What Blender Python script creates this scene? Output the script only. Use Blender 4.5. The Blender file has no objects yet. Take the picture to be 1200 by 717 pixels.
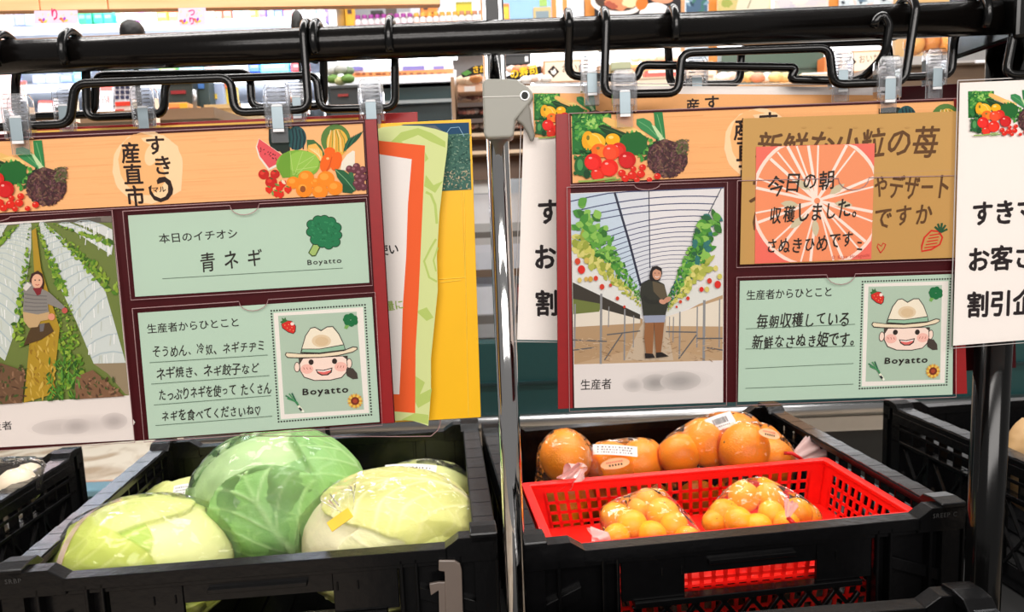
import bpy, bmesh, math, random
from mathutils import Vector, Matrix, noise
random.seed(7)
SC = bpy.context.scene
COL = SC.collection
R_ = math.radians
# ------------------------------------------------------------------ camera
F = 880.0; PITCH = 0.129; ROLL = 0.04
CAM = Vector((0, 0, 1.35))
FWD = Vector((0, math.cos(PITCH), -math.sin(PITCH)))
_R = Vector((1, 0, 0)); _U = Vector((0, math.sin(PITCH), math.cos(PITCH)))
RGT = math.cos(ROLL) * _R - math.sin(ROLL) * _U
UPV = math.sin(ROLL) * _R + math.cos(ROLL) * _U
cd = bpy.data.cameras.new('camera'); co = bpy.data.objects.new('camera', cd); COL.objects.link(co)
cd.sensor_fit = 'HORIZONTAL'; cd.sensor_width = 36; cd.lens = F / 1200 * 36
cd.clip_start = 0.02; cd.clip_end = 60
mw = Matrix((RGT, UPV, -FWD)).transposed().to_4x4(); mw.translation = CAM
co.matrix_world = mw
SC.camera = co
cd.dof.use_dof = True; cd.dof.focus_distance = 0.86; cd.dof.aperture_fstop = 9.0
# ------------------------------------------------------------------ world, lights, exposure
SC.view_settings.view_transform = 'Standard'; SC.view_settings.look = 'None'
SC.view_settings.gamma = 1; SC.view_settings.use_curve_mapping = False
SC.view_settings.exposure = 0.0
SC.cycles.transparent_max_bounces = 24
w = bpy.data.worlds.new('store_air'); SC.world = w; w.use_nodes = True
w.node_tree.nodes['Background'].inputs[0].default_value = (1.0, 0.96, 0.93, 1)
w.node_tree.nodes['Background'].inputs[1].default_value = 0.24

def area(name, loc, target, sx, sy, power, col=(1, 0.97, 0.93)):
    l = bpy.data.lights.new(name, 'AREA'); l.shape = 'RECTANGLE'; l.size = sx; l.size_y = sy
    l.energy = power; l.color = col
    o = bpy.data.objects.new(name, l); COL.objects.link(o); o.location = loc
    o.rotation_euler = (Vector(target) - Vector(loc)).to_track_quat('-Z', 'Y').to_euler()
    return o
# fluorescent strips on the shop ceiling plus added fill lights, marked below
area('ceiling_or_fill_light', (0.2, -1.3, 2.75), (0.1, 0.9, 1.1), 3.2, 0.3, 32, (1, 0.95, 0.9))
area('ceiling_or_fill_light', (0.3, -4.2, 2.9), (0, 1.0, 0.9), 6.0, 1.2, 178, (1, 0.95, 0.91))  # added fill far in front, lifts the front of the oranges
area('ceiling_or_fill_light', (0.6, 5.4, 3.0), (0.6, 6.6, 2.2), 5.0, 0.4, 160, (0.95, 0.98, 1.0))  # added to brighten the rear wall mirrored in the crate rails
area('ceiling_or_fill_light', (-0.1, 1.15, 2.6), (-0.1, 1.1, 0.9), 3.0, 0.25, 36, (1, 0.96, 0.92))
area('ceiling_or_fill_light', (0.0, 2.0, 2.9), (0, 2.6, 0.5), 4.0, 0.3, 45, (1, 0.98, 0.97))
area('ceiling_or_fill_light', (-1.5, 3.4, 2.95), (-1.9, 5.6, 2.2), 3.5, 0.4, 190, (0.95, 0.98, 1.0))  # added to push the chiller's white shelves to overexposure
area('ceiling_or_fill_light', (1.8, 3.2, 2.95), (1.8, 4.4, 1.2), 3.5, 0.4, 75, (1, 0.95, 0.88))

# ------------------------------------------------------------------ pixel -> place helpers
def ray(x, y):
    return FWD + (x - 600) / F * RGT + (358.5 - y) / F * UPV
def atY(x, y, Y):
    d = ray(x, y); return CAM + d * (Y / d.y)
def atZ(x, y, z):
    d = ray(x, y); return CAM + d * ((z - CAM.z) / d.z)
class Plane:
    def __init__(s, P, yaw=0.0, swing=0.0):
        s.o = Vector(P); s.u = Vector((math.cos(yaw), math.sin(yaw), 0))
        up = Vector((0, 0, 1)); n = s.u.cross(up)
        s.v = (up * math.cos(swing) - n * math.sin(swing)).normalized()
        s.n = s.u.cross(s.v)
    def loc(s, x, y):
        d = ray(x, y); t = (s.o - CAM).dot(s.n) / d.dot(s.n); q = CAM + d * t - s.o
        return (q.dot(s.u), q.dot(s.v))
    def pt(s, x, y, h=0.0):
        a, b = s.loc(x, y); return s.w(a, b, h)
    def w(s, a, b, h=0.0):
        return s.o + s.u * a + s.v * b + s.n * h

# ------------------------------------------------------------------ colours and materials
def lin(c):
    return tuple((x / 255 / 12.92) if x / 255 <= 0.04045 else ((x / 255 + 0.055) / 1.055) ** 2.4 for x in c[:3])
def new_mat(name):
    m = bpy.data.materials.new(name); m.use_nodes = True
    return m, m.node_tree.nodes, m.node_tree.links, m.node_tree.nodes['Principled BSDF']
def plain(name, rgb, rough=0.5, metal=0.0, spec=0.5, var=0.06, nscale=40, bump=0.0, coat=0.0, emit=0.0):
    m, N, L, b = new_mat(name)
    c = lin(rgb)
    tc = N.new('ShaderNodeTexCoord'); nz = N.new('ShaderNodeTexNoise'); nz.inputs['Scale'].default_value = nscale
    nz.inputs['Detail'].default_value = 3
    L.new(tc.outputs['Object'], nz.inputs['Vector'])
    mx = N.new('ShaderNodeMix'); mx.data_type = 'RGBA'
    mx.inputs[6].default_value = (*[x * (1 - var) for x in c], 1); mx.inputs[7].default_value = (*[min(1, x * (1 + var)) for x in c], 1)
    L.new(nz.outputs['Fac'], mx.inputs[0]); L.new(mx.outputs[2], b.inputs['Base Color'])
    b.inputs['Roughness'].default_value = rough; b.inputs['Metallic'].default_value = metal
    b.inputs['Specular IOR Level'].default_value = spec
    b.inputs['Coat Weight'].default_value = coat
    if bump:
        bp = N.new('ShaderNodeBump'); bp.inputs['Strength'].default_value = bump; bp.inputs['Distance'].default_value = 0.004
        L.new(nz.outputs['Fac'], bp.inputs['Height']); L.new(bp.outputs['Normal'], b.inputs['Normal'])
    if emit:
        b.inputs['Emission Color'].default_value = (*c, 1); b.inputs['Emission Strength'].default_value = emit
    return m
def print_mat(name, rough=0.5, spec=0.25, coat=0.0, nstr=0.0):
    m, N, L, b = new_mat(name)
    a = N.new('ShaderNodeAttribute'); a.attribute_name = 'Col'
    nz = N.new('ShaderNodeTexNoise'); nz.inputs['Scale'].default_value = 350
    hs = N.new('ShaderNodeHueSaturation'); mr = N.new('ShaderNodeMapRange')
    mr.inputs['To Min'].default_value = 0.95; mr.inputs['To Max'].default_value = 1.05
    L.new(nz.outputs['Fac'], mr.inputs['Value']); L.new(mr.outputs[0], hs.inputs['Value'])
    L.new(a.outputs['Color'], hs.inputs['Color']); L.new(hs.outputs['Color'], b.inputs['Base Color'])
    b.inputs['Roughness'].default_value = rough; b.inputs['Specular IOR Level'].default_value = spec
    b.inputs['Coat Weight'].default_value = coat; b.inputs['Coat Roughness'].default_value = 0.12
    if nstr:
        n2 = N.new('ShaderNodeTexNoise'); n2.inputs['Scale'].default_value = 60; n2.inputs['Detail'].default_value = 4
        bp = N.new('ShaderNodeBump'); bp.inputs['Strength'].default_value = nstr; bp.inputs['Distance'].default_value = 0.003
        L.new(n2.outputs['Fac'], bp.inputs['Height']); L.new(bp.outputs['Normal'], b.inputs['Normal'])
    return m
def clear_mat(name, tint=(0.95, 0.95, 0.96), blend=0.3, rough=0.08, gcol=(1, 1, 1), wrinkle=0.0, wscale=30.0, haze=0.0, hazecol=(1, 1, 1)):
    m, N, L, b = new_mat(name); N.remove(b)
    out = N['Material Output']
    t = N.new('ShaderNodeBsdfTransparent'); t.inputs[0].default_value = (*tint, 1)
    g = N.new('ShaderNodeBsdfGlossy'); g.inputs['Roughness'].default_value = rough; g.inputs['Color'].default_value = (*gcol, 1)
    lw = N.new('ShaderNodeLayerWeight'); lw.inputs['Blend'].default_value = blend
    mx = N.new('ShaderNodeMixShader')
    if wrinkle:      # crumpled film: little flat facets, each tilted its own way, with soft swells between
        tc = N.new('ShaderNodeTexCoord'); nz = N.new('ShaderNodeTexNoise'); nz.inputs['Scale'].default_value = wscale * 0.4; nz.inputs['Detail'].default_value = 2
        L.new(tc.outputs['Object'], nz.inputs['Vector'])
        mad = N.new('ShaderNodeVectorMath'); mad.operation = 'MULTIPLY_ADD'; mad.inputs[1].default_value = (0.05, 0.05, 0.05)
        L.new(nz.outputs['Color'], mad.inputs[0]); L.new(tc.outputs['Object'], mad.inputs[2])
        mp = N.new('ShaderNodeMapping'); mp.inputs['Rotation'].default_value = (0.5, 0.3, 0.7); mp.inputs['Scale'].default_value = (1.0, 0.45, 1.6); L.new(mad.outputs[0], mp.inputs[0])
        vo = N.new('ShaderNodeTexVoronoi'); vo.inputs['Scale'].default_value = wscale; L.new(mp.outputs[0], vo.inputs['Vector'])
        sb = N.new('ShaderNodeVectorMath'); sb.operation = 'SUBTRACT'; sb.inputs[1].default_value = (0.5, 0.5, 0.5); L.new(vo.outputs['Color'], sb.inputs[0])
        sc_ = N.new('ShaderNodeVectorMath'); sc_.operation = 'SCALE'; sc_.inputs['Scale'].default_value = wrinkle; L.new(sb.outputs[0], sc_.inputs[0])
        bp = N.new('ShaderNodeBump'); bp.inputs['Strength'].default_value = 0.5; bp.inputs['Distance'].default_value = 0.004; L.new(nz.outputs['Fac'], bp.inputs['Height'])
        ad = N.new('ShaderNodeVectorMath'); ad.operation = 'ADD'; L.new(bp.outputs['Normal'], ad.inputs[0]); L.new(sc_.outputs[0], ad.inputs[1])
        no = N.new('ShaderNodeVectorMath'); no.operation = 'NORMALIZE'; L.new(ad.outputs[0], no.inputs[0])
        L.new(no.outputs[0], g.inputs['Normal'])
    L.new(lw.outputs['Fresnel'], mx.inputs[0]); L.new(t.outputs[0], mx.inputs[1]); L.new(g.outputs[0], mx.inputs[2])
    last = mx
    if haze:
        d = N.new('ShaderNodeBsdfDiffuse'); d.inputs[0].default_value = (*hazecol, 1)
        m2 = N.new('ShaderNodeMixShader'); m2.inputs[0].default_value = haze
        L.new(mx.outputs[0], m2.inputs[1]); L.new(d.outputs[0], m2.inputs[2]); last = m2
    L.new(last.outputs[0], out.inputs['Surface'])
    return m

M = {}
M['print'] = print_mat('printed_paper', 0.55, 0.2)
M['gloss_print'] = print_mat('glossy_print', 0.35, 0.35)
M['maroon'] = plain('maroon_plastic', (64, 4, 11), 0.42, spec=0.2, var=0.15, nscale=60)
M['redpl'] = plain('red_board_plastic', (146, 13, 17), 0.4, var=0.12, nscale=120)
M['yellow'] = plain('yellow_plastic', (250, 190, 8), 0.4, var=0.04, nscale=20)
M['film'] = clear_mat('clear_film', (0.985, 0.985, 0.985), 0.08, 0.12)
M['film_edge'] = plain('film_edge', (176, 140, 140), 0.25)
M['acryl'] = clear_mat('clear_clip_plastic', (0.93, 0.94, 0.96), 0.38, 0.08, haze=0.06, hazecol=(0.95, 0.96, 0.98))
M['wrap'] = clear_mat('wrinkled_wrap', (0.98, 0.98, 0.98), 0.2, 0.09, wrinkle=0.75, wscale=60, haze=0.02)
M['bag'] = clear_mat('bag_film', (0.985, 0.975, 0.97), 0.17, 0.06, wrinkle=1.0, wscale=85, haze=0.02, hazecol=(1, 0.9, 0.85))
M['tail'] = clear_mat('pink_bag_end', (1.0, 0.86, 0.84), 0.3, 0.2, wrinkle=0.6, wscale=40, haze=0.42, hazecol=(1, 0.72, 0.68))
M['spring'] = plain('spring_plate', (150, 165, 172), 0.35, metal=0.4)
M['black_gloss'] = plain('black_lacquer', (11, 9, 8), 0.2, spec=0.32, var=0.3, nscale=300, bump=0.03)
M['wire'] = plain('black_wire', (8, 8, 8), 0.2, spec=0.45)
M['post'] = plain('black_post_paint', (8, 8, 8), 0.14, spec=0.4)
M['crate'] = plain('black_crate_plastic', (9, 9, 10), 0.26, spec=0.3, var=0.3, nscale=90, bump=0.10)
M['rail'] = plain('glossy_crate_rail', (26, 28, 32), 0.2, spec=1.0, var=0.2, bump=0.08)  # crate plastic made lighter and bluer to carry the chiller's reflection
M['chrome'] = plain('chrome', (215, 215, 215), 0.06, metal=1.0, var=0.02)
M['clampgrey'] = plain('grey_clamp_plastic', (160, 159, 150), 0.42, var=0.03)
M['dark'] = plain('dark_cavity', (18, 18, 18), 0.6)
M['redbasket'] = plain('red_basket_plastic', (236, 22, 14), 0.35, spec=0.45, var=0.05)
M['white'] = plain('white_enamel', (238, 238, 240), 0.4, var=0.02)
M['steel'] = plain('brushed_steel', (190, 190, 190), 0.28, metal=1.0, var=0.08, nscale=15)
M['teal'] = plain('teal_panel', (16, 62, 62), 0.45, var=0.08)
M['wood'] = None
M['card'] = plain('white_card', (240, 236, 232), 0.55, var=0.01)
M['hair'] = plain('black_hair', (18, 17, 17), 0.5, var=0.4, nscale=120, bump=0.4)
M['skin'] = plain('skin', (222, 176, 150), 0.5)
M['cloth'] = plain('grey_cloth', (120, 120, 125), 0.8)
M['tape_y'] = plain('yellow_tape', (238, 196, 24), 0.4)
M['tape_r'] = plain('red_tape', (214, 16, 18), 0.35)
def wood_mat():
    m, N, L, b = new_mat('pale_orange_wood')
    tc = N.new('ShaderNodeTexCoord'); mp = N.new('ShaderNodeMapping'); mp.inputs['Scale'].default_value = (1.2, 8, 34)
    nz = N.new('ShaderNodeTexNoise'); nz.inputs['Scale'].default_value = 3; nz.inputs['Detail'].default_value = 5
    cr = N.new('ShaderNodeValToRGB'); cr.color_ramp.elements[0].color = (*lin((238, 170, 116)), 1); cr.color_ramp.elements[1].color = (*lin((250, 192, 142)), 1)
    cr.color_ramp.elements[0].position = 0.3; cr.color_ramp.elements[1].position = 0.7
    L.new(tc.outputs['Object'], mp.inputs[0]); L.new(mp.outputs[0], nz.inputs['Vector']); L.new(nz.outputs['Fac'], cr.inputs[0])
    L.new(cr.outputs[0], b.inputs['Base Color']); b.inputs['Roughness'].default_value = 0.5
    return m
M['wood'] = wood_mat()
M['owood'] = plain('orange_wood', (206, 128, 44), 0.45, var=0.12, nscale=8)
def floor_mat():
    m, N, L, b = new_mat('marbled_floor_tile')
    tc = N.new('ShaderNodeTexCoord'); nz = N.new('ShaderNodeTexNoise'); nz.inputs['Scale'].default_value = 3.5; nz.inputs['Detail'].default_value = 5; nz.inputs['Distortion'].default_value = 1.5
    cr = N.new('ShaderNodeValToRGB'); cr.color_ramp.elements[0].color = (*lin((176, 150, 124)), 1); cr.color_ramp.elements[1].color = (*lin((218, 202, 182)), 1)
    cr.color_ramp.elements[0].position = 0.38; cr.color_ramp.elements[1].position = 0.56
    L.new(tc.outputs['Object'], nz.inputs['Vector']); L.new(nz.outputs['Fac'], cr.inputs[0]); L.new(cr.outputs[0], b.inputs['Base Color'])
    b.inputs['Roughness'].default_value = 0.4
    return m
M['floor'] = floor_mat()
M['terra'] = plain('terracotta_strip', (206, 140, 100), 0.4)
_cm = {}
def colm(rgb, rough=0.45, **k):
    key = (tuple(rgb), rough)
    if key not in _cm:
        _cm[key] = plain('colour_%d_%d_%d' % tuple(rgb), rgb, rough, **k)
    return _cm[key]

# ------------------------------------------------------------------ object helpers
def tag(o, label=None, cat=None, group=None, kind=None):
    if label: o['label'] = label
    if cat: o['category'] = cat
    if group: o['group'] = group
    if kind: o['kind'] = kind
    return o
def empty(name, loc, label=None, cat=None, group=None, rz=0.0, kind=None):
    o = bpy.data.objects.new(name, None); COL.objects.link(o); o.location = loc; o.rotation_euler = (0, 0, rz)
    o.empty_display_size = 0.05
    return tag(o, label, cat, group, kind)
class MB:
    def __init__(s): s.v = []; s.f = []; s.c = []; s.cur = (1, 1, 1)
    def face(s, idx): s.f.append(tuple(idx)); s.c.append(s.cur)
    def add(s, vs, fs):
        b = len(s.v); s.v += [Vector(q) for q in vs]
        for f in fs: s.face([b + i for i in f])
        return s
    def box(s, a, b):
        x0, y0, z0 = a; x1, y1, z1 = b
        return s.add([(x0, y0, z0), (x1, y0, z0), (x1, y1, z0), (x0, y1, z0), (x0, y0, z1), (x1, y0, z1), (x1, y1, z1), (x0, y1, z1)],
                     [(0, 3, 2, 1), (4, 5, 6, 7), (0, 1, 5, 4), (1, 2, 6, 5), (2, 3, 7, 6), (3, 0, 4, 7)])
    def hexa(s, p):   # 8 corners, bottom ring then top ring
        return s.add(p, [(0, 3, 2, 1), (4, 5, 6, 7), (0, 1, 5, 4), (1, 2, 6, 5), (2, 3, 7, 6), (3, 0, 4, 7)])
    def bar(s, a, b, w, d, up=(0, 0, 1)):   # a square bar from a to b
        a = Vector(a); b = Vector(b); t = (b - a).normalized(); up = Vector(up)
        x = t.cross(up)
        if x.length < 1e-4: x = t.cross(Vector((1, 0, 0)))
        x.normalize(); y = x.cross(t)
        q = [(-1, -1), (1, -1), (1, 1), (-1, 1)]
        return s.hexa([a + x * (i * w / 2) + y * (j * d / 2) for i, j in q] + [b + x * (i * w / 2) + y * (j * d / 2) for i, j in q])
    def prism(s, pts, dvec):   # planar outline pushed along dvec
        pts = [Vector(q) for q in pts]; n = len(pts); dvec = Vector(dvec)
        s.add(pts + [q + dvec for q in pts], [tuple(reversed(range(n))), tuple(range(n, 2 * n))] + [(i, (i + 1) % n, n + (i + 1) % n, n + i) for i in range(n)])
        return s
    def tube(s, path, r, n=10, caps=True):
        path = [Vector(q) for q in path]; N = len(path); rings = []
        rr = r if isinstance(r, (list, tuple)) else [r] * N
        t0 = (path[1] - path[0]).normalized(); x = t0.orthogonal().normalized()
        b = len(s.v)
        for i in range(N):
            t = (path[min(i + 1, N - 1)] - path[max(i - 1, 0)]).normalized()
            x = (x - t * x.dot(t)).normalized(); y = t.cross(x)
            for k in range(n):
                a = 2 * math.pi * k / n
                s.v.append(path[i] + (x * math.cos(a) + y * math.sin(a)) * rr[i])
        for i in range(N - 1):
            for k in range(n):
                s.face((b + i * n + k, b + i * n + (k + 1) % n, b + (i + 1) * n + (k + 1) % n, b + (i + 1) * n + k))
        if caps:
            s.face([b + k for k in reversed(range(n))]); s.face([b + (N - 1) * n + k for k in range(n)])
        return s
    def ball(s, c, r, sub=2, sc=(1, 1, 1), fn=None):
        bm = bmesh.new(); bmesh.ops.create_icosphere(bm, subdivisions=sub, radius=1)
        c = Vector(c); vs = []
        for v in bm.verts:
            q = v.co.copy(); k = fn(q) if fn else 1.0
            vs.append(c + Vector((q.x * sc[0], q.y * sc[1], q.z * sc[2])) * r * k)
        fs = [tuple(v.index for v in f.verts) for f in bm.faces]; bm.free()
        return s.add(vs, fs)
    def build(s, name, mat, parent=None, local=False, smooth=False, bevel=0.0, attr=False, sub=0, seg=2):
        me = bpy.data.meshes.new(name)
        off = Vector((0, 0, 0))
        if parent is not None and not local:
            q = parent
            while q is not None: off += q.location; q = q.parent
        me.from_pydata([v - off for v in s.v], [], s.f)
        me.materials.append(mat)
        if attr:
            a = me.color_attributes.new('Col', 'FLOAT_COLOR', 'CORNER'); vals = []
            for f, c in zip(s.f, s.c): vals += list((*c, 1.0)) * len(f)
            a.data.foreach_set('color', vals)
        if smooth: me.polygons.foreach_set('use_smooth', [True] * len(me.polygons))
        me.update()
        o = bpy.data.objects.new(name, me); COL.objects.link(o)
        if parent is not None: o.parent = parent
        if bevel:
            bv = o.modifiers.new('bevel', 'BEVEL'); bv.width = bevel; bv.segments = seg; bv.limit_method = 'ANGLE'; bv.angle_limit = 0.7
        if sub:
            sb = o.modifiers.new('sub', 'SUBSURF'); sb.levels = sub; sb.render_levels = sub
        return o
def fillet(pts, r=0.008, n=5):
    pts = [Vector(q) for q in pts]; out = [pts[0]]
    for a, b, c in zip(pts, pts[1:], pts[2:]):
        u = a - b; v = c - b; k = min(r, u.length * 0.49, v.length * 0.49)
        if u.length < 1e-5 or v.length < 1e-5: continue
        p0 = b + u.normalized() * k; p1 = b + v.normalized() * k
        for i in range(n + 1):
            t = i / n; out.append(p0 * (1 - t) ** 2 + b * 2 * t * (1 - t) + p1 * t * t)
    out.append(pts[-1]); return out

# ------------------------------------------------------------------ flat prints
_gl = {}
def glyph(ch, bold):
    key = (ch, round(bold, 3))
    if key not in _gl:
        cu = bpy.data.curves.new('glyph', 'FONT'); cu.body = ch; cu.size = 1; cu.resolution_u = 2; cu.offset = bold
        o = bpy.data.objects.new('glyph', cu); me = bpy.data.meshes.new_from_object(o)
        vs = [(v.co.x, v.co.y) for v in me.vertices]; fs = [tuple(p.vertices) for p in me.polygons]
        xs = [q[0] for q in vs] or [0, 0.3]
        _gl[key] = (vs, fs, min(xs), max(xs))
        bpy.data.objects.remove(o); bpy.data.curves.remove(cu); bpy.data.meshes.remove(me)
    return _gl[key]
class Sheet(MB):
    def __init__(s, plane, h=0.0, eps=8e-6):
        super().__init__(); s.clip = None; s.p = plane; s.h = h; s.eps = eps; s.k = 0; s.map = lambda x, y: (x, y); s.sc = 1.0
    def use(s, fn=None, sc=1.0): s.map = fn or (lambda x, y: (x, y)); s.sc = sc; return s
    def L(s, q): return s.p.loc(*s.map(*q))
    def emit(s, loc, col, faces=None, lift=True):
        s.k += 1 if lift else 0.25
        s.cur = lin(col); hh = s.h + s.k * s.eps
        s.add([s.p.w(a, b, hh) for a, b in loc], faces or [tuple(range(len(loc)))])
    def poly(s, pts, col, lift=True):
        if s.clip: pts = [s.clip(*q) for q in pts]
        s.emit([s.L(q) for q in pts], col, lift=lift); return s
    def base(s, pts, col, th=0.0005):
        loc = [s.L(q) for q in pts]; s.cur = lin(col)
        s.prism([s.p.w(a, b, s.h - th) for a, b in loc], s.p.n * th); return s
    def ell(s, x, y, rx, ry, col, rot=0.0, n=22, wob=0.0, seed=0, lift=True):
        c, d = math.cos(rot), math.sin(rot); rnd = random.Random(seed * 77 + int(x * 3 + y * 5)); pts = []
        for i in range(n):
            a = 2 * math.pi * i / n; k = 1 + wob * rnd.uniform(-1, 1); u, v = rx * k * math.cos(a), ry * k * math.sin(a)
            pts.append((x + u * c - v * d, y + u * d + v * c))
        return s.poly(pts, col, lift)
    def stroke(s, pts, wpx, col, closed=False, lift=True, ends=True):
        P = [Vector(s.L(q)) for q in pts]
        x0, y0 = s.map(*pts[0]); e = (Vector(s.p.loc(x0 + 1, y0)) - Vector(s.p.loc(x0, y0))).length
        wd = wpx * s.sc * e / 2
        if closed: P = P + [P[0]]
        Lp, Rp = [], []
        for i in range(len(P)):
            a = P[max(i - 1, 0)]; b = P[min(i + 1, len(P) - 1)]
            if closed and i in (0, len(P) - 1): a = P[-2]; b = P[1]
            t = b - a
            if t.length < 1e-9: t = Vector((1, 0))
            t.normalize(); nn = Vector((-t.y, t.x))
            Lp.append(P[i] + nn * wd); Rp.append(P[i] - nn * wd)
        m = len(P); loc = [tuple(q) for q in Lp] + [tuple(q) for q in Rp]
        s.emit(loc, col, [(i, i + 1, m + i + 1, m + i) for i in range(m - 1)], lift)
        return s
    def leaf(s, x, y, l, wd, rot, col, lift=True):
        c, d = math.cos(rot), math.sin(rot); pts = []
        for u, v in ((-1, 0), (-0.5, 0.75), (0.1, 1), (0.6, 0.6), (1, 0), (0.6, -0.6), (0.1, -1), (-0.5, -0.75)):
            pts.append((x + u * l * c - v * wd * d, y + u * l * d + v * wd * c))
        return s.poly(pts, col, lift)
    def text(s, st, p0, p1, hgt, col, bold=0.0, hand=0.0, seed=1, fit=True):
        """baseline from p0 to p1, glyph height hgt (all photo measures)"""
        A = Vector(s.L(p0)); B = Vector(s.L(p1)); X0, Y0 = s.map(*p0)
        e = (Vector(s.p.loc(X0 + 1, Y0)) - Vector(s.p.loc(X0, Y0))).length
        t = (B - A); tot = t.length; t.normalize(); up = Vector((-t.y, t.x)); H = hgt * s.sc * e / 0.88
        adv = []
        for ch in st:
            if ch == ' ': adv.append(0.5); continue
            g = glyph(ch, 0.0); adv.append(1.0 if ord(ch) > 0x2000 else g[3] + 0.09)
        k = tot / sum(adv); rnd = random.Random(seed); pos = 0.0; s.k += 2
        for ch, ad in zip(st, adv):
            if ch != ' ':
                vs, fs, x0, x1 = glyph(ch, 0.0)
                r = rnd.uniform(-1, 1) * hand * 0.10; sc = 1 + rnd.uniform(-1, 0.6) * hand * 0.13; dy = rnd.uniform(-1, 1) * hand * 0.06; sh = hand * 0.12
                cw = k; loc = []
                for vx, vy in vs:
                    gx = (vx - 0.5 * ad) * sc; gy = (vy - 0.38) * sc
                    gx, gy = gx + sh * gy, gy
                    qx = gx * math.cos(r) - gy * math.sin(r) + 0.5 * ad; qy = gx * math.sin(r) + gy * math.cos(r) + 0.38 + dy
                    q = A + t * (pos + qx * cw) + up * ((qy + 0.02) * H); loc.append((q.x, q.y))
                if not fs: continue
                bb = bold * H
                for ddx, ddy in (((0, 0),) if bold < 0.002 else ((0, 0), (bb, bb * .5), (-bb, -bb * .5), (bb * .5, -bb), (-bb * .5, bb))):
                    s.emit([(x + ddx, y + ddy) for x, y in loc], col, fs, lift=False)
            pos += ad * k
        return s
    def vtext(s, st, centre, step, size, col, bold=0.0):
        """characters one under another; centre of the first, (dx,dy) step, glyph size"""
        for i, ch in enumerate(st):
            x = centre[0] + step[0] * i; y = centre[1] + step[1] * i; t = s_tilt
            s.text(ch, (x - size[0] / 2, y + size[1] * 0.43 + t * size[0] / 2), (x + size[0] / 2, y + size[1] * 0.43 - t * size[0] / 2), size[1] * 0.95, col, bold)
        return s
    def done(s, name, parent=None, mat='print'): return s.build(name, M[mat], parent, attr=True)
s_tilt = 0.045
def lerp2(c, u, v):   # corners tl,tr,br,bl
    (a, b, d, e) = c
    return tuple((a[i] * (1 - u) + b[i] * u) * (1 - v) + (e[i] * (1 - u) + d[i] * u) * v for i in (0, 1))
def px_box(mb, x0, y0, x1, y1, Y, dep):
    a = atY(x0, (y0 + y1) / 2, Y); b = atY(x1, (y0 + y1) / 2, Y); t = atY((x0 + x1) / 2, y0, Y); u = atY((x0 + x1) / 2, y1, Y)
    mb.box((a.x, Y, u.z), (b.x, Y + dep, t.z)); return mb

# ================================================================== the setting
b = MB().box((-7, -1.5, -0.05), (7, 9, 0)); o = b.build('floor', M['floor']); tag(o, 'pale marbled shop floor', 'floor', kind='structure')
b = MB().box((-7, 6.6, 0), (7, 6.7, 3.2)); o = b.build('wall_back', M['white']); tag(o, 'white rear wall of the shop', 'wall', kind='structure')
# a terracotta line laid in the floor
b = MB().box((-4.5, 3.72, 0), (-1.0, 3.86, 0.002)); o = b.build('trim_1', M['terra']); tag(o, 'terracotta strip in the floor', 'trim', kind='structure')
# pale wooden fascia hanging over the aisle
Yb = 1.75; yawb = R_(5.2); A = atY(516, 5, Yb); PB_ = Plane(A, yawb)
fx = empty('trim_2', (A.x, A.y, A.z), 'pale wooden fascia board hanging over the aisle', 'fascia', rz=yawb, kind='structure')
xs = [PB_.loc(x, 12)[0] for x in (-90, 47, 127)] + [0.0]
for i in range(3):
    MB().box((xs[i] + 0.0012, 0, 0), (xs[i + 1] - 0.0012, 0.03, 0.34)).build('plank', M['wood'], fx, local=True, bevel=0.001)
MB().box((xs[0], 0.005, 0.003), (xs[-1], 0.028, 0.338)).build('core', M['owood'], fx, local=True)

# ================================================================== the rack in front
BARZ = 1.5245; BARY = 0.80; BR = 0.0172
rt = empty('hanging_bar', (0, BARY, BARZ), 'long black lacquered steel bar carrying all the wire hangers', 'bar')
x1 = atY(1172, 22, BARY).x
MB().tube([(-0.95, BARY, BARZ), (x1, BARY, BARZ)], BR, 28).build('tube', M['black_gloss'], rt, smooth=True)
MB().box((x1 - 0.006, BARY - 0.034, BARZ - 0.028), (x1 + 0.075, BARY + 0.085, BARZ + 0.05)).build('end_joint', M['post'], rt, bevel=0.004)
# chrome pole
px_, py_ = -0.0085, 0.8335
ro = empty('chrome_pole', (px_, py_, 0.0), 'shiny chrome upright pole between the cabbage crate and the orange crate', 'pole')
MB().tube([(px_, py_, 0), (px_, py_, 1.95)], 0.0123, 28).build('tube', M['chrome'], ro, smooth=True)
MB().tube([(px_, py_, 0.0), (px_, py_, 0.02)], 0.026, 24).build('foot', M['dark'], ro, smooth=False)
# black post
bx_, by_ = 0.563, 0.866
ro = empty('black_post', (bx_, by_, 0.0), 'thick glossy black upright post beside the crate of oranges', 'post')
MB().tube([(bx_, by_, 0), (bx_, by_, 1.56)], 0.0195, 28).build('tube', M['post'], ro, smooth=True)
MB().tube([(bx_, by_, 0), (bx_, by_, 0.03)], 0.032, 24).build('foot', M['dark'], ro)
# shelf the crates stand on
RIM = 0.951
sh = empty('display_shelf', (0, 1.1, 0.70), 'black metal shelf deck under the produce crates', 'shelf')
MB().box((-1.5, 0.89, 0.705), (1.5, 1.46, 0.735)).build('deck', M['dark'], sh, bevel=0.003)
for sx in (-1.46, 1.46):
    for sy in (0.92, 1.42):
        MB().box((sx - 0.02, sy - 0.02, 0), (sx + 0.02, sy + 0.02, 0.705)).build('leg', M['dark'], sh)

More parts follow.
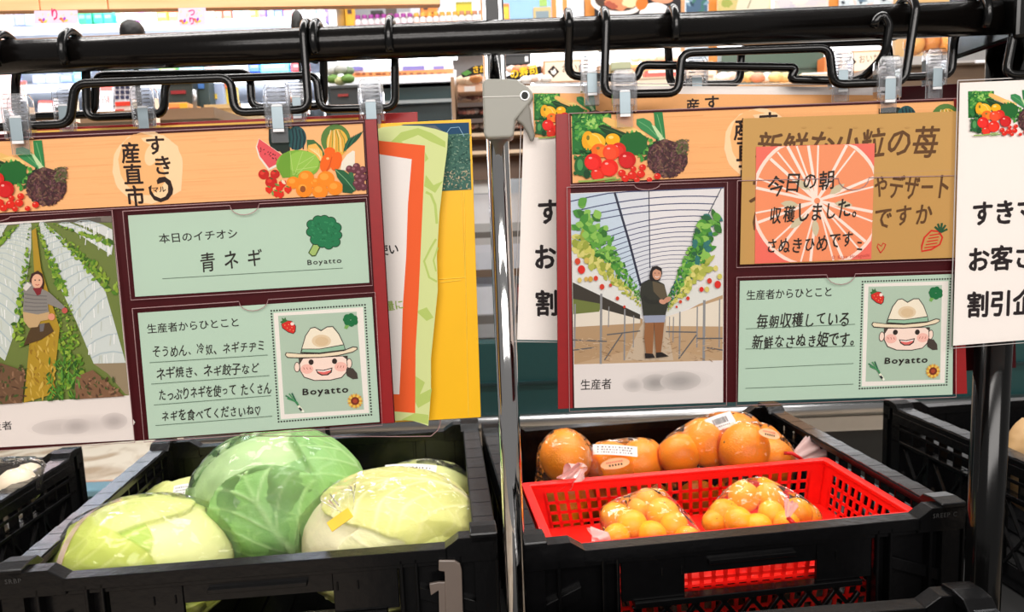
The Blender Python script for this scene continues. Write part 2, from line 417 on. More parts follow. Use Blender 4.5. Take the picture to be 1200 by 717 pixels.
# grey clamp on the chrome pole
Pc = Plane((px_, 0.806, 1.4))
cl = empty('pole_clamp', Pc.pt(586, 125), 'grey plastic lever clamp gripping the chrome pole', 'clamp')
body = [(565, 96), (570, 92), (598, 92), (606, 93), (619, 102), (625, 109), (625, 115), (621, 121), (604, 141), (602, 158), (599, 161), (571, 162), (567, 158)]
MB().prism([Pc.pt(x, y) for x, y in body], -Pc.n * 0.05).build('body', M['clampgrey'], cl, bevel=0.0035, seg=3)
MB().prism([Pc.pt(x, y, 0.0004) for x, y in [(566, 113.3), (620, 112), (620, 113), (566, 114.3)]], Pc.n * 0.0004).build('seam', colm((226, 224, 216)), cl)
lev = [(619, 120), (622, 130), (623, 142), (627, 158), (626, 164), (622, 166), (618, 156), (612, 146), (605, 141), (608, 136)]
MB().prism([Pc.pt(x, y, 0.0015) for x, y in lev], -Pc.n * 0.0095).build('lever', plain('lever_grey', (134, 131, 122), 0.45), cl, bevel=0.002)
MB().tube([Pc.pt(615, 112, 0.003), Pc.pt(615, 112, -0.01)], 0.0036, 16).build('pivot_bolt', M['dark'], cl)
MB().tube([Pc.pt(615, 112, 0.001), Pc.pt(615, 112, -0.005)], 0.0050, 20).build('pivot_ring', M['steel'], cl)

# ------------------------------------------------------------------ crates
def crate(loc, yaw, W, D, H, label, lettering=None):
    e = empty('folding_crate', loc, label, 'crate', 'black folding crates on the shelf', yaw)
    t = 0.022; cr = M['crate']; low = 0.012
    base = MB().box((0.006, 0.006, 0), (W - 0.006, D - 0.006, 0.006))
    k = 0.05
    while k < W - 0.04:
        base.box((k, 0.01, 0.006), (k + 0.004, D - 0.01, 0.010)); k += 0.045
    base.build('base', cr, e, local=True)
    def long_wall(name, flip):
        m = MB(); Z = H - low
        def bx(x0, x1, z0, z1, y0=0.0, y1=t):
            if flip: m.box((x0, D - y1, z0), (x1, D - y0, z1))
            else: m.box((x0, y0, z0), (x1, y1, z1))
        c0, c1 = 0.080, W - 0.066
        bx(c0 - .004, c1 + .004, Z - 0.016, Z, 0, t)
        bx(c0, c1, Z - 0.022, Z - 0.016, 0.003, 0.007)
        # raised shoulders
        for x0, x1, xs_ in ((0.0, c0 - 0.018, c0), (c1 + 0.018, W, c1)):
            lo = (x0, x1, xs_)
            if x0 == 0.0: pts = [(x0, H), (x1, H), (xs_, Z), (xs_, Z - 0.02), (x0, Z - 0.02)]
            else: pts = [(xs_, Z), (x0, H), (x1, H), (x1, Z - 0.02), (xs_, Z - 0.02)]
            yy = (D - t) if flip else 0.0
            m.prism([(a, yy, c) for a, c in pts], (0, t, 0))
        # bays with thin back skin
        for x0, x1 in ((0.0, 0.125), (W - 0.125, W)):
            bx(x0, x1, 0, 0.03, 0.012, 0.016); bx(x0, x1, 0.075, Z - 0.016, 0.014, 0.017)
            for f in (0.0, 0.045, 0.10, 0.118):
                xx = x0 + f if x0 == 0 else x1 - f - 0.004
                bx(xx, xx + 0.004, 0, Z - 0.01, 0.0, 0.017)
            bx(x0, x1, 0.072, 0.076, 0, 0.017)
            q0, q1 = (x0 + 0.012, x0 + 0.075) if x0 == 0 else (x1 - 0.10, x1 - 0.02)
            y0 = 0.006 if not flip else D - 0.018
            z0, z1 = (0.125, 0.152) if x0 == 0 else (0.150, 0.122)
            m.hexa([(q0, y0, z0 - 0.016), (q1, y0, z1 - 0.016), (q1, y0 + 0.012, z1 - 0.016), (q0, y0 + 0.012, z0 - 0.016),
                    (q0, y0, z0), (q1, y0, z1), (q1, y0 + 0.012, z1), (q0, y0 + 0.012, z0)])
        # centre panel with a hand hole between hx0 and hx1
        hx0, hx1 = W * 0.355, W * 0.655
        bx(0.125, hx0, Z - 0.074, Z - 0.016, 0.006, 0.012); bx(hx1, W - 0.125, Z - 0.074, Z - 0.016, 0.006, 0.012)
        bx(hx0, hx1, Z - 0.046, Z - 0.016, 0.007, 0.013); bx(hx0 + 0.03, hx1 - 0.03, Z - 0.034, Z - 0.028, 0.0, 0.010)
        bx(0.14, W - 0.14, Z - 0.082, Z - 0.074, 0.0, 0.016)
        bx(0.125, W - 0.125, 0, 0.012, 0.006, 0.016)
        for xx in (0.175, 0.2, W - 0.2, W - 0.175): bx(xx, xx + 0.0022, Z - 0.045, Z - 0.034, 0.004, 0.0065)
        if flip: bx(0.05, W - 0.05, 0, Z - 0.01, 0.013, 0.016)
        # lattice under the hand hole
        y = 0.009 if not flip else D - 0.009
        zt = Z - 0.082; n = 8; stp = (W - 0.28) / n
        for i in range(-4, n):
            for sgn in (1, -1):
                a0 = 0.14 + i * stp; a1 = a0 + (zt - 0.012) * 0.8
                if sgn < 0: p, q = (a0, zt), (a1, 0.012)
                else: p, q = (a0, 0.012), (a1, zt)
                def clipx(p, q, lo, hi):
                    (xa, za), (xb, zb_) = p, q
                    if xb <= lo or xa >= hi: return None
                    if xa < lo: za += (lo - xa) / (xb - xa) * (zb_ - za); xa = lo
                    if xb > hi: zb_ = za + (hi - xa) / (xb - xa) * (zb_ - za); xb = hi
                    return (xa, za), (xb, zb_)
                r = clipx(p, q, 0.14, W - 0.14)
                if r: m.bar((r[0][0], y, r[0][1]), (r[1][0], y, r[1][1]), 0.0055, 0.006, (0, 1, 0))
        return m.build(name, cr, e, local=True, bevel=0.0008, seg=1)
    long_wall('front_wall', False); long_wall('back_wall', True)
    for side in (0, 1):
        m = MB()
        def bx(x0, x1, y0, y1, z0, z1):
            if side: m.box((W - x1, y0, z0), (W - x0, y1, z1))
            else: m.box((x0, y0, z0), (x1, y1, z1))
        Z = H - 0.006
        bx(0, 0.030, 0.03, D - 0.03, Z - 0.010, Z)
        tr = MB(); y = 0.05; i = 0
        while y < D - 0.05:            # ridged top of the side rail
            xa, xb = (0.002, 0.028) if not side else (W - 0.028, W - 0.002); zz = Z + 0.0012 + 0.0007 * (i % 2); tr.hexa([(xa, y, Z), (xb, y, Z), (xb, y + .0225, Z), (xa, y + .0225, Z), (xa, y, zz), (xb, y, zz), (xb, y + .0225, zz + .0006), (xa, y + .0225, zz + .0006)]); y += 0.024; i += 1
        tr.build('top_rail', M['rail'], e, local=True)
        bx(0.0, 0.003, 0.03, D - 0.03, Z - 0.026, Z - 0.010)
        bx(0.004, 0.022, t, D - t, Z - 0.040, Z - 0.034)
        bx(0.004, 0.022, t, D - t, Z - 0.066, Z - 0.060)
        y = 0.04
        while y < D - 0.03:
            bx(0.006, 0.021, y, y + 0.004, Z - 0.064, Z - 0.008); y += 0.036
        bx(0.014, 0.017, t, D - t, 0, 0.03); bx(0.014, 0.017, t, D - t, Z - 0.075, Z - 0.060)
        y = 0.05
        while y < D - 0.07:            # ribs and open lattice windows
            bx(0.004, 0.020, y, y + 0.006, 0.0, Z - 0.060); bx(0.013, 0.017, y, y + 0.028, 0.0, Z - 0.06); y += 0.085
        xx = 0.012 if not side else W - 0.012
        y = 0.06
        while y < D - 0.1:
            m.bar((xx, y, 0.03), (xx, y + 0.07, Z - 0.075), 0.004, 0.006, (1, 0, 0)); m.bar((xx, y + 0.07, 0.03), (xx, y, Z - 0.075), 0.004, 0.006, (1, 0, 0))
            m.bar((xx, y + 0.035, 0.03), (xx, y + 0.075, Z - 0.12), 0.004, 0.006, (1, 0, 0)); y += 0.085
        m.build('side_wall', cr, e, local=True, bevel=0.0007, seg=1)
        for yy in (0.0, D - 0.05):     # corner blocks standing above the rails
            x0 = 0 if not side else W - 0.034
            cb = MB().prism([(x0, yy + (0.0 if yy else 0.05), H - 0.008), (x0, yy + (0.05 if yy else 0.0), H - 0.008), (x0, yy + (0.05 if yy else 0.0), H + 0.004), (x0, yy + 0.02 if not yy else yy + 0.03, H + 0.006), (x0, yy + (0.012 if yy else 0.038), H + 0.004)], (0.034, 0, 0))
            cb.build('corner_block', cr, e, local=True, bevel=0.0015)
            MB().box((x0 + 0.004, yy + 0.003, 0.0), (x0 + 0.030, yy + 0.012 if not yy else yy + 0.047, H - 0.008)).build('corner_post', cr, e, local=True)
    return e
def emboss(e, st, x, z, h, W):
    """small raised moulding letters on a crate shoulder"""
    m = MB(); p = 0.0
    for ch in st:
        vs, fs, a, bq = glyph(ch, 0.0)
        m.add([(x + p + vx * h, -0.0008, z + vy * h) for vx, vy in vs], fs); p += (bq + 0.08) * h
    m.build('moulded_lettering', plain('moulded_letters', (58, 58, 58), 0.4), e, local=True)
H = 0.212
yl = R_(5.0); FRc = Vector((-0.029, 0.882, 0)); Wl = 0.592
FLc = FRc - Wl * Vector((math.cos(yl), math.sin(yl), 0))
crate_L = crate((FLc.x, FLc.y, RIM - H), yl, Wl, 0.522, H, 'black folding crate full of wrapped cabbages')
emboss(crate_L, 'SRBP', 0.014, H - 0.012, 0.008, Wl)
yr = R_(7.0); FRr = Vector((0.571, 0.917, 0)); Wr = 0.578
FLr = FRr - Wr * Vector((math.cos(yr), math.sin(yr), 0))
crate_R = crate((FLr.x, FLr.y, RIM - H), yr, Wr, 0.524, H, 'black folding crate holding the red basket and bagged oranges')
emboss(crate_R, 'SREEP C', Wr - 0.047, H - 0.013, 0.0085, Wr)
yf = R_(6.0); bl = Vector((0.713, 1.419, 0)); f0 = bl - 0.522 * Vector((-math.sin(yf), math.cos(yf), 0))
crate_FR = crate((f0.x, f0.y, RIM - H), yf, 0.56, 0.522, H, 'black folding crate half hidden behind the black post')
yq = R_(2.5); br = Vector((-0.787, 1.318, 0)); f1 = br - 0.522 * Vector((-math.sin(yq), math.cos(yq), 0)) - 0.56 * Vector((math.cos(yq), math.sin(yq), 0))
crate_FL = crate((f1.x, f1.y, RIM - H), yq, 0.56, 0.522, H, 'black folding crate with a clear bag, beside the cabbage crate')
# a crate on the lower step in front: only its back rim shows
zq = 0.905; g = atZ(1196, 700, zq)
e = crate((g.x - 0.50, g.y - 0.50, zq - H), R_(4), 0.50, 0.50, H, 'black folding crate on the lower step, in front of the post')
lz = zq - H
st = empty('display_step', (g.x - 0.3, g.y - 0.25, 0), 'low black step under the foremost crate', 'step')
MB().box((g.x - 0.75, g.y - 0.62, lz - 0.03), (g.x + 0.5, g.y + 0.005, lz)).build('deck', M['dark'], st, bevel=0.003)
for sx in (-0.72, 0.44):
    for sy in (-0.58, -0.05):
        MB().box((g.x + sx, g.y + sy, 0), (g.x + sx + 0.03, g.y + sy + 0.03, lz - 0.03)).build('leg', M['dark'], st)
Pl = Plane((FRc.x, FRc.y, RIM), yl); lt = plain('grey_latch', (112, 100, 92), 0.3, spec=0.6)
for q in ([(514, 655), (533, 655), (539, 659), (541, 666), (543, 735), (523, 735), (521, 668), (514, 667)], [(503, 682), (514, 680), (522, 680), (523, 735), (515, 735), (514, 690), (505, 696)]):
    W_ = [Pl.pt(x, y, 0.0045) for x, y in q]; m = MB().prism([Matrix.Rotation(-yl, 3, 'Z') @ (p - crate_L.location) for p in W_], Vector((0, 0.0042, 0)))
    o = m.build('latch', lt, crate_L, local=True, bevel=0.0012); o['label'] = 'grey-brown plastic latch'
# ------------------------------------------------------------------ wire hangers and clips
WR = 0.0043
def hook_front(x):
    """leg in front of the bar, over the top, short tip behind: world points from the tip"""
    r = BR + WR + 0.0008; pts = []
    for a in range(-35, 181, 18):
        t = math.radians(a); pts.append(Vector((x, BARY + r * math.cos(t), BARZ + r * math.sin(t))))
    return pts
def hook_back(x):
    r = BR + WR + 0.0008; pts = []
    for a in range(215, -1, -18):
        t = math.radians(a); pts.append(Vector((x, BARY + r * math.cos(t), BARZ + r * math.sin(t))))
    return pts
def hanger(name, label, runs, grp='black wire hangers on the bar'):
    m = MB()
    allp = [p for r in runs for p in r]
    e_ = None
    path = fillet(runs[0], 0.011, 5)
    m.tube(path, WR, 10)
    o = m.build(name, M['wire'], None, smooth=True)
    c = sum((Vector(v.co) for v in o.data.vertices), Vector()) / len(o.data.vertices)
    o.data.transform(Matrix.Translation(-c)); o.location = c
    return tag(o, label, 'hanger', grp)
PA = Plane(atY(363, 130, 0.776), R_(4.5))
PBh = Plane(atY(280, 130, 0.824)); PCh = Plane(atY(280, 130, 0.838))
PD = Plane(atY(800, 100, 0.802)); PE = Plane(atY(800, 100, 0.778)); PFh = Plane(atY(900, 90, 0.838)); PG = Plane(atY(1180, 100, 0.770))
def bxp(x, Y=BARY): return atY(x, 60, Y).x
G_ = 'black wire hangers on the bar'
hanger('wire_hanger', 'black stepped wire hanger carrying the maroon board about green onions',
       [hook_front(bxp(-26)) + [PA.pt(-24, 150), PA.pt(82, 145), PA.pt(88, 98), PA.pt(270, 91), PA.pt(275, 132), PA.pt(362, 128)] + list(reversed(hook_front(bxp(363))))])
hanger('wire_hanger', 'black stepped wire hanger holding the yellow folder with a clear clip',
       [hook_back(bxp(87)) + [PBh.pt(101, 100), PBh.pt(102, 138), PBh.pt(192, 134), PBh.pt(194, 94), PBh.pt(371, 88), PBh.pt(375, 128), PBh.pt(463, 126)] + list(reversed(hook_back(bxp(460))))])
hanger('wire_hanger', 'rearmost black wire hanger above the maroon board about green onions',
       [hook_back(bxp(8)) + [PCh.pt(18, 95), PCh.pt(19, 137), PCh.pt(110, 134), PCh.pt(113, 88), PCh.pt(293, 85), PCh.pt(295, 126), PCh.pt(380, 124)] + list(reversed(hook_back(bxp(374))))])
hanger('wire_hanger', 'black wire hanger with one hook slipped off the bar, above the greenhouse board',
       [hook_front(bxp(666)) + [PD.pt(666, 89), PD.pt(747, 92), PD.pt(751, 76), PD.pt(934, 79), PD.pt(925, 93), PD.pt(1008, 95), PE.pt(1036, 66, 0.002), PE.pt(1040, 30, 0.004), PE.pt(1033, 19, 0.004), PE.pt(1026, 22, 0.004), PE.pt(1021, 32, 0.004)]])
hanger('wire_hanger', 'foremost black wire hanger carrying the board with the greenhouse photo',
       [hook_front(bxp(708)) + [PE.pt(708, 111), PE.pt(795, 109), PE.pt(799, 62), PE.pt(972, 56), PE.pt(976, 99), PE.pt(1060, 96)] + list(reversed(hook_front(bxp(1059))))])
hanger('wire_hanger', 'black wire hanger behind the board with the greenhouse photo',
       [hook_back(bxp(787)) + [PFh.pt(784, 70), PFh.pt(785, 100), PFh.pt(867, 98), PFh.pt(869, 54), PFh.pt(1040, 48), PFh.pt(1044, 91), PFh.pt(1115, 88), PFh.pt(1118, 45)] + list(reversed(hook_back(bxp(1141))))])
hanger('wire_hanger', 'black wire hanger beside the bar end, above the white discount sheet',
       [hook_front(bxp(1176)) + [PG.pt(1178, 88), PG.pt(1262, 85), PG.pt(1266, 48), PG.pt(1430, 40), PG.pt(1434, 80), PG.pt(1520, 77)] + list(reversed(hook_front(bxp(1516))))])
MB().tube([(x1 + 0.07, BARY, BARZ), (1.1, BARY, BARZ)], BR, 20).build('tube', M['black_gloss'], bpy.data.objects['hanging_bar'], smooth=True)

def clip(P, cx, y0, y1, label, h=0.0):
    c = P.pt(cx, (y0 + y1) / 2, h); s_ = (P.pt(cx, y0, h) - P.pt(cx, y1, h)).length / 0.066
    e = empty('plastic_clip', c, label, 'clip', 'clear plastic clips on the hangers')
    u, v, n = P.u * s_, P.v * s_, P.n * s_
    def pr(pts, h0, h1, name, mat, bev=0.0008):
        m = MB().prism([c + u * a + v * b_ + n * h0 for a, b_ in pts], n * (h1 - h0)); return m.build(name, mat, e, bevel=bev)
    head = [(-.0125, -.008), (-.0142, .012), (-.0135, .026), (-.0100, .032), (.0100, .032), (.0135, .026), (.0142, .012), (.0125, -.008)]
    jaw = [(-.0105, -.033), (-.0110, -.008), (.0110, -.008), (.0105, -.033)]
    for f, hh in ((1, 0.0045), (-1, -0.0075)):
        pr(head, hh, hh + 0.003, 'jaw_head', M['acryl'])
        pr([(a * 0.9, b_) for a, b_ in jaw], 0.0022 if f > 0 else -0.0048, 0.0048 if f > 0 else -0.0022, 'jaw', M['acryl'])
    for sx in (-1, 1):
        pr([(sx * .0125 - .0016, -.016), (sx * .0135 - .0016, .018), (sx * .0135 + .0012, .018), (sx * .0125 + .0016, -.016)], -0.006, 0.0065, 'side_wall', M['acryl'])
    m = MB()
    for k in range(5):
        a, b_ = (-.010, .026 - k * .0045), (.010, .026 - k * .0045)
        m.tube([c + u * a[0] + v * a[1] + n * .0078, c + u * b_[0] + v * b_[1] + n * .0078], 0.0007 * s_, 6)
    m.build('grip_ridges', M['acryl'], e, smooth=True)
    pr([(-.0062, -.018), (-.0062, .006), (.0062, .006), (.0062, -.018)], 0.0078, 0.0086, 'spring_plate', M['spring'], 0.0003)
    pr([(-.0062, .006), (-.0050, .0085), (.0050, .0085), (.0062, .006)], 0.0060, 0.0084, 'spring_bend', M['white'], 0.0003)
    pr([(-.0060, -.0215), (-.0060, -.0182), (.0060, -.0182), (.0060, -.0215)], 0.0070, 0.0088, 'spring_lip', M['white'], 0.0003)
    MB().tube([c - u * .012 + v * .004, c + u * .012 + v * .004], 0.0030 * s_, 10).build('hinge_barrel', M['acryl'], e, smooth=True)
    return e
clip(PA, 24, 110, 182, 'clear plastic clip at the edge of the orange banner with red lettuce', 0.001)
clip(PA, 327, 97, 168, 'clear plastic clip over the printed watermelon', 0.001)
clip(PBh, 171, 101, 166, 'clear plastic clip just above the printed market name on the orange banner')
clip(PBh, 436, 93, 160, 'clear plastic clip on the edge of the yellow folder')
clip(PCh, 78, 101, 160, 'clear plastic clip half behind the step of a black wire, near the edge lettuce banner')
clip(PCh, 349, 91, 150, 'clear plastic clip tucked behind the watermelon clip')
clip(PD, 693, 61, 124, 'clear plastic clip above the printed corn on the white sheet by the pole')
clip(PE, 731, 81, 150, 'clear plastic clip over the vegetable picture of the greenhouse board', 0.001)
clip(PFh, 815, 66, 130, 'small clear plastic clip behind the stepped wires over the greenhouse board')
clip(PD, 985, 58, 120, 'clear plastic clip near the green board, holding the white sheet')
clip(PE, 1039, 66, 133, 'clear plastic clip on the top edge of the brown paper note', 0.001)
clip(PFh, 1095, 57, 116, 'clear plastic clip on the dark maroon board near the bar end')

# ------------------------------------------------------------------ printed artwork
def aff3(src, dst):
    (x0, y0), (x1_, y1_), (x2, y2) = src; (X0, Y0), (X1, Y1), (X2, Y2) = dst
    a, b_, c, d = x1_ - x0, x2 - x0, y1_ - y0, y2 - y0; det = a * d - b_ * c
    def fn(x, y):
        px, py = x - x0, y - y0; s_ = (d * px - b_ * py) / det; t = (-c * px + a * py) / det
        return (X0 + s_ * (X1 - X0) + t * (X2 - X0), Y0 + s_ * (Y1 - Y0) + t * (Y2 - Y0))
    return fn
def grain(S, q, col, n, seed):
    r = random.Random(seed)
    for i in range(n):
        v = r.uniform(0.04, 0.96); u = r.uniform(0, 0.7); l = r.uniform(0.1, 0.3)
        a = lerp2(q, u, v); b_ = lerp2(q, min(1, u + l), v)
        d = r.uniform(-10, 6); S.stroke([a, b_], r.uniform(0.6, 1.4), tuple(min(255, c + d) for c in col), lift=(i == 0))
def art_vegetables(S):
    """heap of vegetables, drawn in a 1195 x 717 frame"""
    r = random.Random(3)
    G = [(40, 120, 50), (70, 150, 60), (30, 95, 45), (110, 175, 80), (55, 140, 70)]
    S.poly([(75, 65), (420, 62), (420, 300), (230, 420), (78, 420)], (44, 118, 56))
    for i in range(150):
        x, y = r.uniform(85, 400), r.uniform(75, 290)
        if x > 260 and y > 200: continue
        S.leaf(x, y, r.uniform(14, 34), r.uniform(8, 18), r.uniform(0, 6.3), r.choice(G), lift=(i % 12 == 0))
    for i in range(60):
        S.leaf(r.uniform(170, 400), r.uniform(75, 190), r.uniform(12, 36), r.uniform(6, 14), r.uniform(0, 6.3), r.choice([(130, 190, 80), (165, 210, 110), (95, 170, 70), (60, 140, 60)]), lift=(i % 12 == 0))
    S.poly([(350, 95), (400, 97), (560, 170), (700, 220), (725, 250), (690, 268), (560, 235), (400, 165), (345, 130)], (238, 190, 110))
    S.poly([(480, 200), (600, 180), (710, 225), (722, 255), (600, 245)], (246, 208, 130))
    for k in range(9): S.stroke([(500 + k * 22, 195 + k * 5), (590 + k * 15, 235 + k * 3)], 3, (214, 160, 80), lift=(k == 0))
    S.poly([(300, 170), (350, 155), (560, 240), (640, 300), (560, 300), (380, 250)], (30, 66, 34))
    S.stroke([(320, 180), (440, 215), (560, 270)], 7, (64, 104, 60)); S.stroke([(240, 215), (330, 240), (420, 280)], 22, (40, 84, 44))
    S.poly([(640, 110), (700, 100), (760, 130), (840, 250), (890, 300), (850, 315), (770, 260), (680, 200), (640, 160)], (60, 140, 84))
    S.poly([(790, 50), (866, 48), (885, 200), (895, 310), (850, 290), (800, 160)], (50, 132, 74))
    S.poly([(770, 160), (800, 170), (890, 290), (880, 315), (850, 310)], (200, 222, 170))
    S.stroke([(820, 70), (850, 180), (870, 270)], 6, (120, 180, 120)); S.stroke([(660, 130), (740, 180), (840, 280)], 6, (110, 176, 116))
    for i in range(80):
        a = r.uniform(0, 6.3); d = r.uniform(0, 1) ** 0.5
        S.leaf(600 + 110 * d * math.cos(a) + 20, 320 + 95 * d * math.sin(a), r.uniform(16, 40), r.uniform(12, 26), r.uniform(0, 6.3), r.choice(G[:3] + [(24, 110, 44), (90, 180, 84)]), lift=(i % 10 == 0))
    for i in range(60):
        S.leaf(r.uniform(660, 820), r.uniform(290, 470), r.uniform(14, 34), r.uniform(8, 18), r.uniform(0, 6.3), r.choice([(30, 84, 40), (70, 150, 60), (120, 180, 80), (26, 64, 36)]), lift=(i % 10 == 0))
    S.ell(905, 455, 180, 168, (82, 52, 54), wob=0.06); S.ell(1040, 350, 50, 64, (104, 92, 66), wob=0.08); S.ell(620, 320, 118, 98, (34, 104, 46), wob=0.06)
    for i in range(330):
        a = r.uniform(0, 6.3); d = r.uniform(0, 1) ** 0.5
        S.leaf(905 + 175 * d * math.cos(a), 455 + 165 * d * math.sin(a), r.uniform(9, 22), r.uniform(5, 12), r.uniform(0, 6.3), r.choice([(84, 46, 52), (112, 70, 68), (70, 40, 48), (128, 96, 78), (96, 72, 60), (66, 46, 44), (118, 78, 82)]), lift=(i % 20 == 0))
    for i in range(50):
        S.leaf(r.uniform(990, 1090), r.uniform(290, 420), r.uniform(8, 18), r.uniform(4, 9), r.uniform(0, 6.3), r.choice([(120, 116, 76), (88, 96, 56), (134, 104, 92)]), lift=(i % 10 == 0))
    S.ell(215, 300, 55, 85, (240, 170, 30)); S.ell(285, 300, 85, 65, (250, 188, 44), 0.35); S.ell(215, 275, 14, 22, (130, 120, 40)); S.stroke([(250, 240), (300, 265), (330, 320)], 10, (255, 214, 110))
    S.ell(430, 290, 64, 54, (244, 178, 24)); S.ell(415, 270, 22, 14, (252, 220, 120))
    S.ell(310, 385, 68, 60, (244, 110, 30)); S.ell(340, 400, 46, 46, (250, 130, 40)); S.ell(302, 365, 16, 14, (140, 120, 50))
    for i in range(50):
        S.leaf(r.uniform(95, 235), r.uniform(370, 610), r.uniform(12, 26), r.uniform(8, 16), r.uniform(0, 6.3), r.choice([(30, 92, 46), (48, 120, 60), (70, 140, 70), (24, 70, 36)]), lift=(i % 10 == 0))
    S.ell(150, 520, 55, 85, (38, 100, 52)); S.ell(145, 510, 26, 50, (80, 150, 84)); S.ell(205, 590, 30, 40, (30, 70, 40))
    for x, y, q, c in ((480, 380, 66, (214, 40, 30)), (415, 400, 72, (240, 70, 34)), (300, 590, 60, (222, 44, 26)), (258, 485, 76, (226, 34, 28)), (556, 468, 76, (200, 22, 24)), (400, 535, 78, (232, 40, 26))):
        S.ell(x, y, q, q * 0.96, c); S.ell(x - q * .1, y + q * .15, q * .75, q * .7, tuple(min(255, v + 12) for v in c)); S.ell(x - q * .3, y - q * .45, q * .2, q * .12, (252, 170, 160))
    for x, y, q in ((510, 582, 34), (540, 628, 34), (600, 600, 40), (690, 532, 30), (676, 590, 36), (640, 640, 26), (750, 640, 24), (820, 610, 30), (610, 545, 26)):
        S.ell(x, y, q, q * .9, (222, 40, 24)); S.ell(x - q * .3, y - q * .35, q * .25, q * .18, (252, 150, 130))
    S.stroke([(130, 655), (250, 650), (460, 622)], 16, (150, 180, 90)); S.stroke([(360, 655), (440, 645), (498, 634)], 12, (120, 160, 76))
def art_fruit(S):
    """heap of fruit and vegetables, drawn in a 1195 x 717 frame"""
    S.poly([(200, 190), (200, 90), (330, 75), (400, 80), (400, 300), (330, 325)], (36, 42, 36))
    S.ell(460, 175, 92, 112, (38, 82, 84)); S.ell(300, 190, 100, 110, (30, 44, 38))
    for k in range(4): S.stroke([(420 + k * 32, 80 + abs(k - 1) * 12), (432 + k * 34, 170), (420 + k * 34, 280)], 12, (24, 40, 50))
    S.poly([(555, 190), (620, 190), (690, 250), (720, 320), (700, 420), (640, 400), (560, 300)], (66, 110, 60)); S.poly([(570, 240), (640, 225), (700, 300), (708, 400), (660, 380), (560, 290)], (240, 186, 90))
    for k in range(5): S.stroke([(580 + k * 20, 270), (690, 350 + k * 12)], 5, (252, 226, 170))
    S.ell(825, 190, 138, 145, (88, 128, 62)); S.ell(840, 220, 100, 130, (232, 180, 70))
    for k in range(9): S.stroke([(745 + k * 22, 300), (760 + k * 18, 180), (780 + k * 10, 100)], 7, [(250, 226, 160), (214, 150, 60), (120, 140, 60)][k % 3])
    for k in range(7): S.leaf(925 + k * 18, 240 - k * 12, 80, 12, -1.2 + 0.05 * k, [(30, 84, 62), (50, 110, 76), (24, 60, 50)][k % 3])
    S.poly([(930, 330), (985, 290), (1005, 300), (1003, 420), (960, 480), (870, 470), (880, 400)], (238, 232, 216))
    S.poly([(110, 178), (330, 330), (280, 440), (200, 480), (110, 360), (80, 260)], (236, 226, 210)); S.poly([(112, 182), (325, 332), (270, 420), (205, 455), (120, 345), (92, 255)], (226, 84, 92))
    r = random.Random(5)
    for k in range(16):
        u, v = r.uniform(0, 1), r.uniform(0.1, 0.9); x, y = 125 + u * 150, 250 + v * 60 + u * 80; S.ell(x, y, 5, 7, (60, 20, 26), 0.6, 8)
    S.ell(475, 420, 205, 135, (128, 178, 64)); S.ell(520, 400, 150, 105, (150, 196, 80)); S.poly([(275, 440), (320, 330), (400, 290), (405, 540), (330, 545)], (110, 160, 52))
    for a, b_ in (((400, 300), (430, 520)), ((520, 300), (440, 520)), ((620, 360), (460, 520)), ((480, 420), (640, 330)), ((460, 470), (660, 440))): S.stroke([a, b_], 5, (184, 214, 120))
    for x, y, rx, ry, rot in ((770, 300, 52, 40, 0), (740, 400, 55, 95, 0.35), (830, 390, 52, 90, 0.25)): S.ell(x, y, rx, ry, (240, 104, 26), rot)
    S.stroke([(790, 350), (770, 430), (730, 500)], 10, (210, 80, 20)); S.ell(752, 365, 14, 12, (255, 190, 120))
    for x, y, q in ((155, 512, 50), (260, 510, 44), (225, 585, 56)): S.ell(x, y, q, q * .95, (196, 34, 26)); S.ell(x - 15, y - 10, q * .4, q * .3, (224, 60, 44)); S.leaf(x, y - q * .6, 20, 6, 0.3, (60, 90, 40))
    for x, y, q in ((430, 590, 62), (550, 545, 74), (532, 655, 78), (625, 600, 40), (735, 555, 80), (680, 672, 74), (820, 640, 72), (640, 580, 34)): S.ell(x, y, q, q * .92, (244, 140, 30)); S.ell(x - q * .2, y - q * .25, q * .5, q * .4, (250, 164, 60))
    S.ell(520, 650, 26, 30, (150, 80, 30))
    for x, y in ((205, 655), (300, 640), (380, 655), (310, 700), (330, 600), (270, 690)): S.poly([(x - 34, y - 20), (x + 30, y - 30), (x + 36, y + 6), (x + 4, y + 40), (x - 30, y + 14)], (224, 44, 24)); S.leaf(x, y - 26, 22, 7, 0.4, (90, 130, 50))
    S.leaf(340, 585, 30, 14, 0.8, (240, 220, 190)); S.leaf(280, 610, 26, 10, 0.4, (100, 150, 70)); S.leaf(240, 690, 26, 10, 1.4, (120, 160, 80))
    S.poly([(818, 462), (900, 475), (990, 540), (1015, 660), (985, 680), (900, 620), (840, 540)], (40, 98, 62)); S.poly([(890, 590), (1000, 640), (980, 690), (890, 680)], (36, 86, 54)); S.stroke([(825, 470), (920, 560), (1000, 660)], 6, (130, 180, 130))
    S.poly([(930, 450), (985, 480), (1000, 560), (960, 540)], (54, 110, 70))
    for x, y in ((955, 462), (1020, 440), (1000, 470), (1080, 470), (1045, 500), (1085, 540), (1030, 540), (1060, 580), (1085, 630), (1040, 630), (1020, 600)): S.ell(x, y, 34, 33, (104, 50, 62)); S.ell(x - 8, y - 10, 15, 12, (150, 96, 104))
